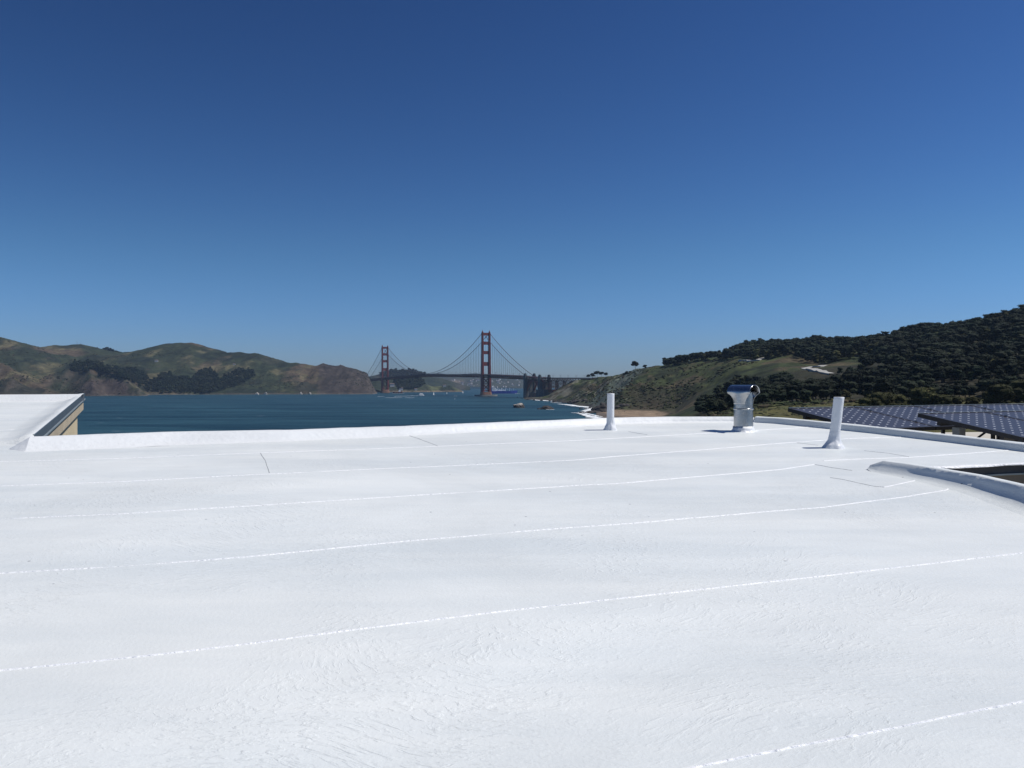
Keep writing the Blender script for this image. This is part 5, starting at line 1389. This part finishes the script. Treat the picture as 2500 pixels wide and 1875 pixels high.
foam('surf', pl((1366, 986.5, 4), (1390, 988.5, 9), (1412, 991.5, 11), (1428, 993.5, 10), (1448, 995.5, 5), (1470, 996.5, 3)), 'white surf rolling in along the foot of the cliff')
foam('surf', pl((1440, 995.5, 4), (1448, 998, 12), (1443, 1001.5, 12), (1436, 1004, 9), (1430, 1005.5, 3)), 'broad foam between the rocks of the point')
foam('surf', pl((1395, 1009.2, 1.), (1410, 1009.6, 3), (1424, 1012.5, 4.5), (1436, 1017, 6), (1455, 1021.5, 8), (1475, 1024, 9), (1490, 1028, 8)), 'bright surf breaking on the beach beside the slim vent pipe', z=.9)
foam('surf', pl((1412, 1008, .8), (1428, 1010, 2), (1442, 1013.5, 2.5), (1458, 1017.5, 2.5), (1472, 1020, 1.5)), 'thin inner line of surf washing up the wet sand', z=1.1)
for u0, v0, lab in ((628, 958, 'first'), (648, 959, 'second'), (735, 957, 'third'), (757, 956.5, 'fourth')):
    d = 43 * F / (962.5 - 937.5) * (.985 if u0 > 700 else .97)
    x, y, _ = at(u0, d); me = rock_mesh(16 if u0 < 700 else 12, 10, 9, u0 * .13, sub=2); me.materials.append(M['guano']); o = link('pale_rock', me, None, (x, y, 0)); tag(o, 'pale guano-whitened rock at the headland waterline, %s from the left' % lab, 'rock', None)

# ------------------------------------------------------------------ hill road
def drape(name, poly, zf, d0, d1, mat, label):
    """road strip through photo points, draped on the hill; poly=(u, v, half width m)"""
    pts = []
    for u, v, wv in poly:
        h_ = hit(u, v, zf, d0, d1, 2.)
        if h_: pts.append((h_[0], h_[1], wv))
    PP = []
    for a, b in zip(pts[:-1], pts[1:]):
        n = max(1, int(math.hypot(b[0] - a[0], b[1] - a[1]) / 4)); PP += [tuple(a[k] + (b[k] - a[k]) * i / n for k in range(3)) for i in range(n)]
    PP.append(pts[-1]); vs = []; fs = []
    for i, (x, y, wv) in enumerate(PP):
        a = PP[max(0, i - 1)]; b = PP[min(len(PP) - 1, i + 1)]; tx, ty = b[0] - a[0], b[1] - a[1]; l = math.hypot(tx, ty) or 1; nx, ny = -ty / l, tx / l
        xs = [x + nx * wv * k for k in (-1, -.5, 0, .5, 1)]; ys = [y + ny * wv * k for k in (-1, -.5, 0, .5, 1)]
        zc = max(float(zf(np.array([q]), np.array([r_]))[0]) for q, r_ in zip(xs, ys)) + .15
        vs += [(q, r_, zc) for q, r_ in zip(xs, ys)] + [(xs[4], ys[4], zc - 5), (xs[0], ys[0], zc - 5)]
    for i in range(len(PP) - 1):
        a, b = i * 7, (i + 1) * 7; fs += [(a + j, a + (j + 1) % 7, b + (j + 1) % 7, b + j) for j in range(7)]
    o = MB().add(vs, fs).build(name, mat); tag(o, label, kind='structure'); return o
drape('road', [(2033, 914, 4), (2010, 909, 4.5), (1990, 905, 5), (1972, 901, 5), (1966, 899, 5), (1980, 897, 5), (1998, 896, 5), (2012, 892, 4)], presidio_z, 700, 1700, M['road'], 'pale road winding up the wooded hillside')
drape('road', [(1808, 880, 3.5), (1835, 881.5, 3.5), (1852, 880, 4), (1862, 875, 4), (1878, 870, 4)], presidio_z, 900, 1900, M['road'], 'pale road on the brow of the hill under the trees')

# ------------------------------------------------------------------ walkers on the beach
def person(u, d, label):
    x, y, _ = at(u, d); z = float(presidio_z(np.array([x]), np.array([float(y)]))[0])
    e = empty('person', (x, y, z), R(30)); tag(e, label, 'person')
    J = [(0, 0, .95, .13), (0, 0, 1.2, .14), (0, 0, 1.42, .15), (0, 0, 1.52, .055), (0, 0, 1.66, .10), (0, 0, 1.75, .085), (-.2, 0, 1.42, .06), (-.27, 0, 1.15, .045), (-.27, .08, .88, .035), (.2, 0, 1.42, .06), (.27, 0, 1.15, .045), (.27, -.08, .88, .035), (-.1, 0, .9, .09), (-.11, .12, .5, .07), (-.11, .06, .06, .045), (-.11, .2, .03, .035), (.1, 0, .9, .09), (.11, -.06, .5, .07), (.11, -.2, .08, .045), (.11, -.08, .03, .035)]
    Ed = [(0, 1), (1, 2), (2, 3), (3, 4), (4, 5), (2, 6), (6, 7), (7, 8), (2, 9), (9, 10), (10, 11), (0, 12), (12, 13), (13, 14), (14, 15), (0, 16), (16, 17), (17, 18), (18, 19)]
    me = bpy.data.meshes.new('body'); me.from_pydata([j[:3] for j in J], Ed, []); me.materials.append(M['cloth'])
    o = link('body', me, e); o.modifiers.new('skin', 'SKIN'); sv = me.skin_vertices[0].data if me.skin_vertices else None
    if sv is None:
        bm = bmesh.new(); bm.from_mesh(me); bm.verts.layers.skin.verify(); bm.to_mesh(me); bm.free(); sv = me.skin_vertices[0].data
    for k, j in enumerate(J): sv[k].radius = (j[3], j[3])
    sv[0].use_root = True
    o.modifiers.new('sub', 'SUBSURF').levels = 1
person(1511, 1150, 'person in dark clothes walking on the sand, left of two')
person(1524, 1165, 'person in dark clothes walking on the sand, right of two')

# ------------------------------------------------------------------ haze
hz = MB().box((0, 4900, 197), (15000, 10400, 400)).build('haze', None)
tag(hz, 'thin sea haze over the whole view', kind='stuff')
hm = bpy.data.materials.new('haze'); hm.use_nodes = True; hn = hm.node_tree; hn.nodes.clear()
ho = hn.nodes.new('ShaderNodeOutputMaterial'); hv_ = hn.nodes.new('ShaderNodeVolumePrincipled')
hv_.inputs['Color'].default_value = (.52, .72, 1, 1); hv_.inputs['Density'].default_value = 3.3e-5; hv_.inputs['Anisotropy'].default_value = 0.
hn.links.new(hv_.outputs[0], ho.inputs['Volume']); hz.data.materials.append(hm)
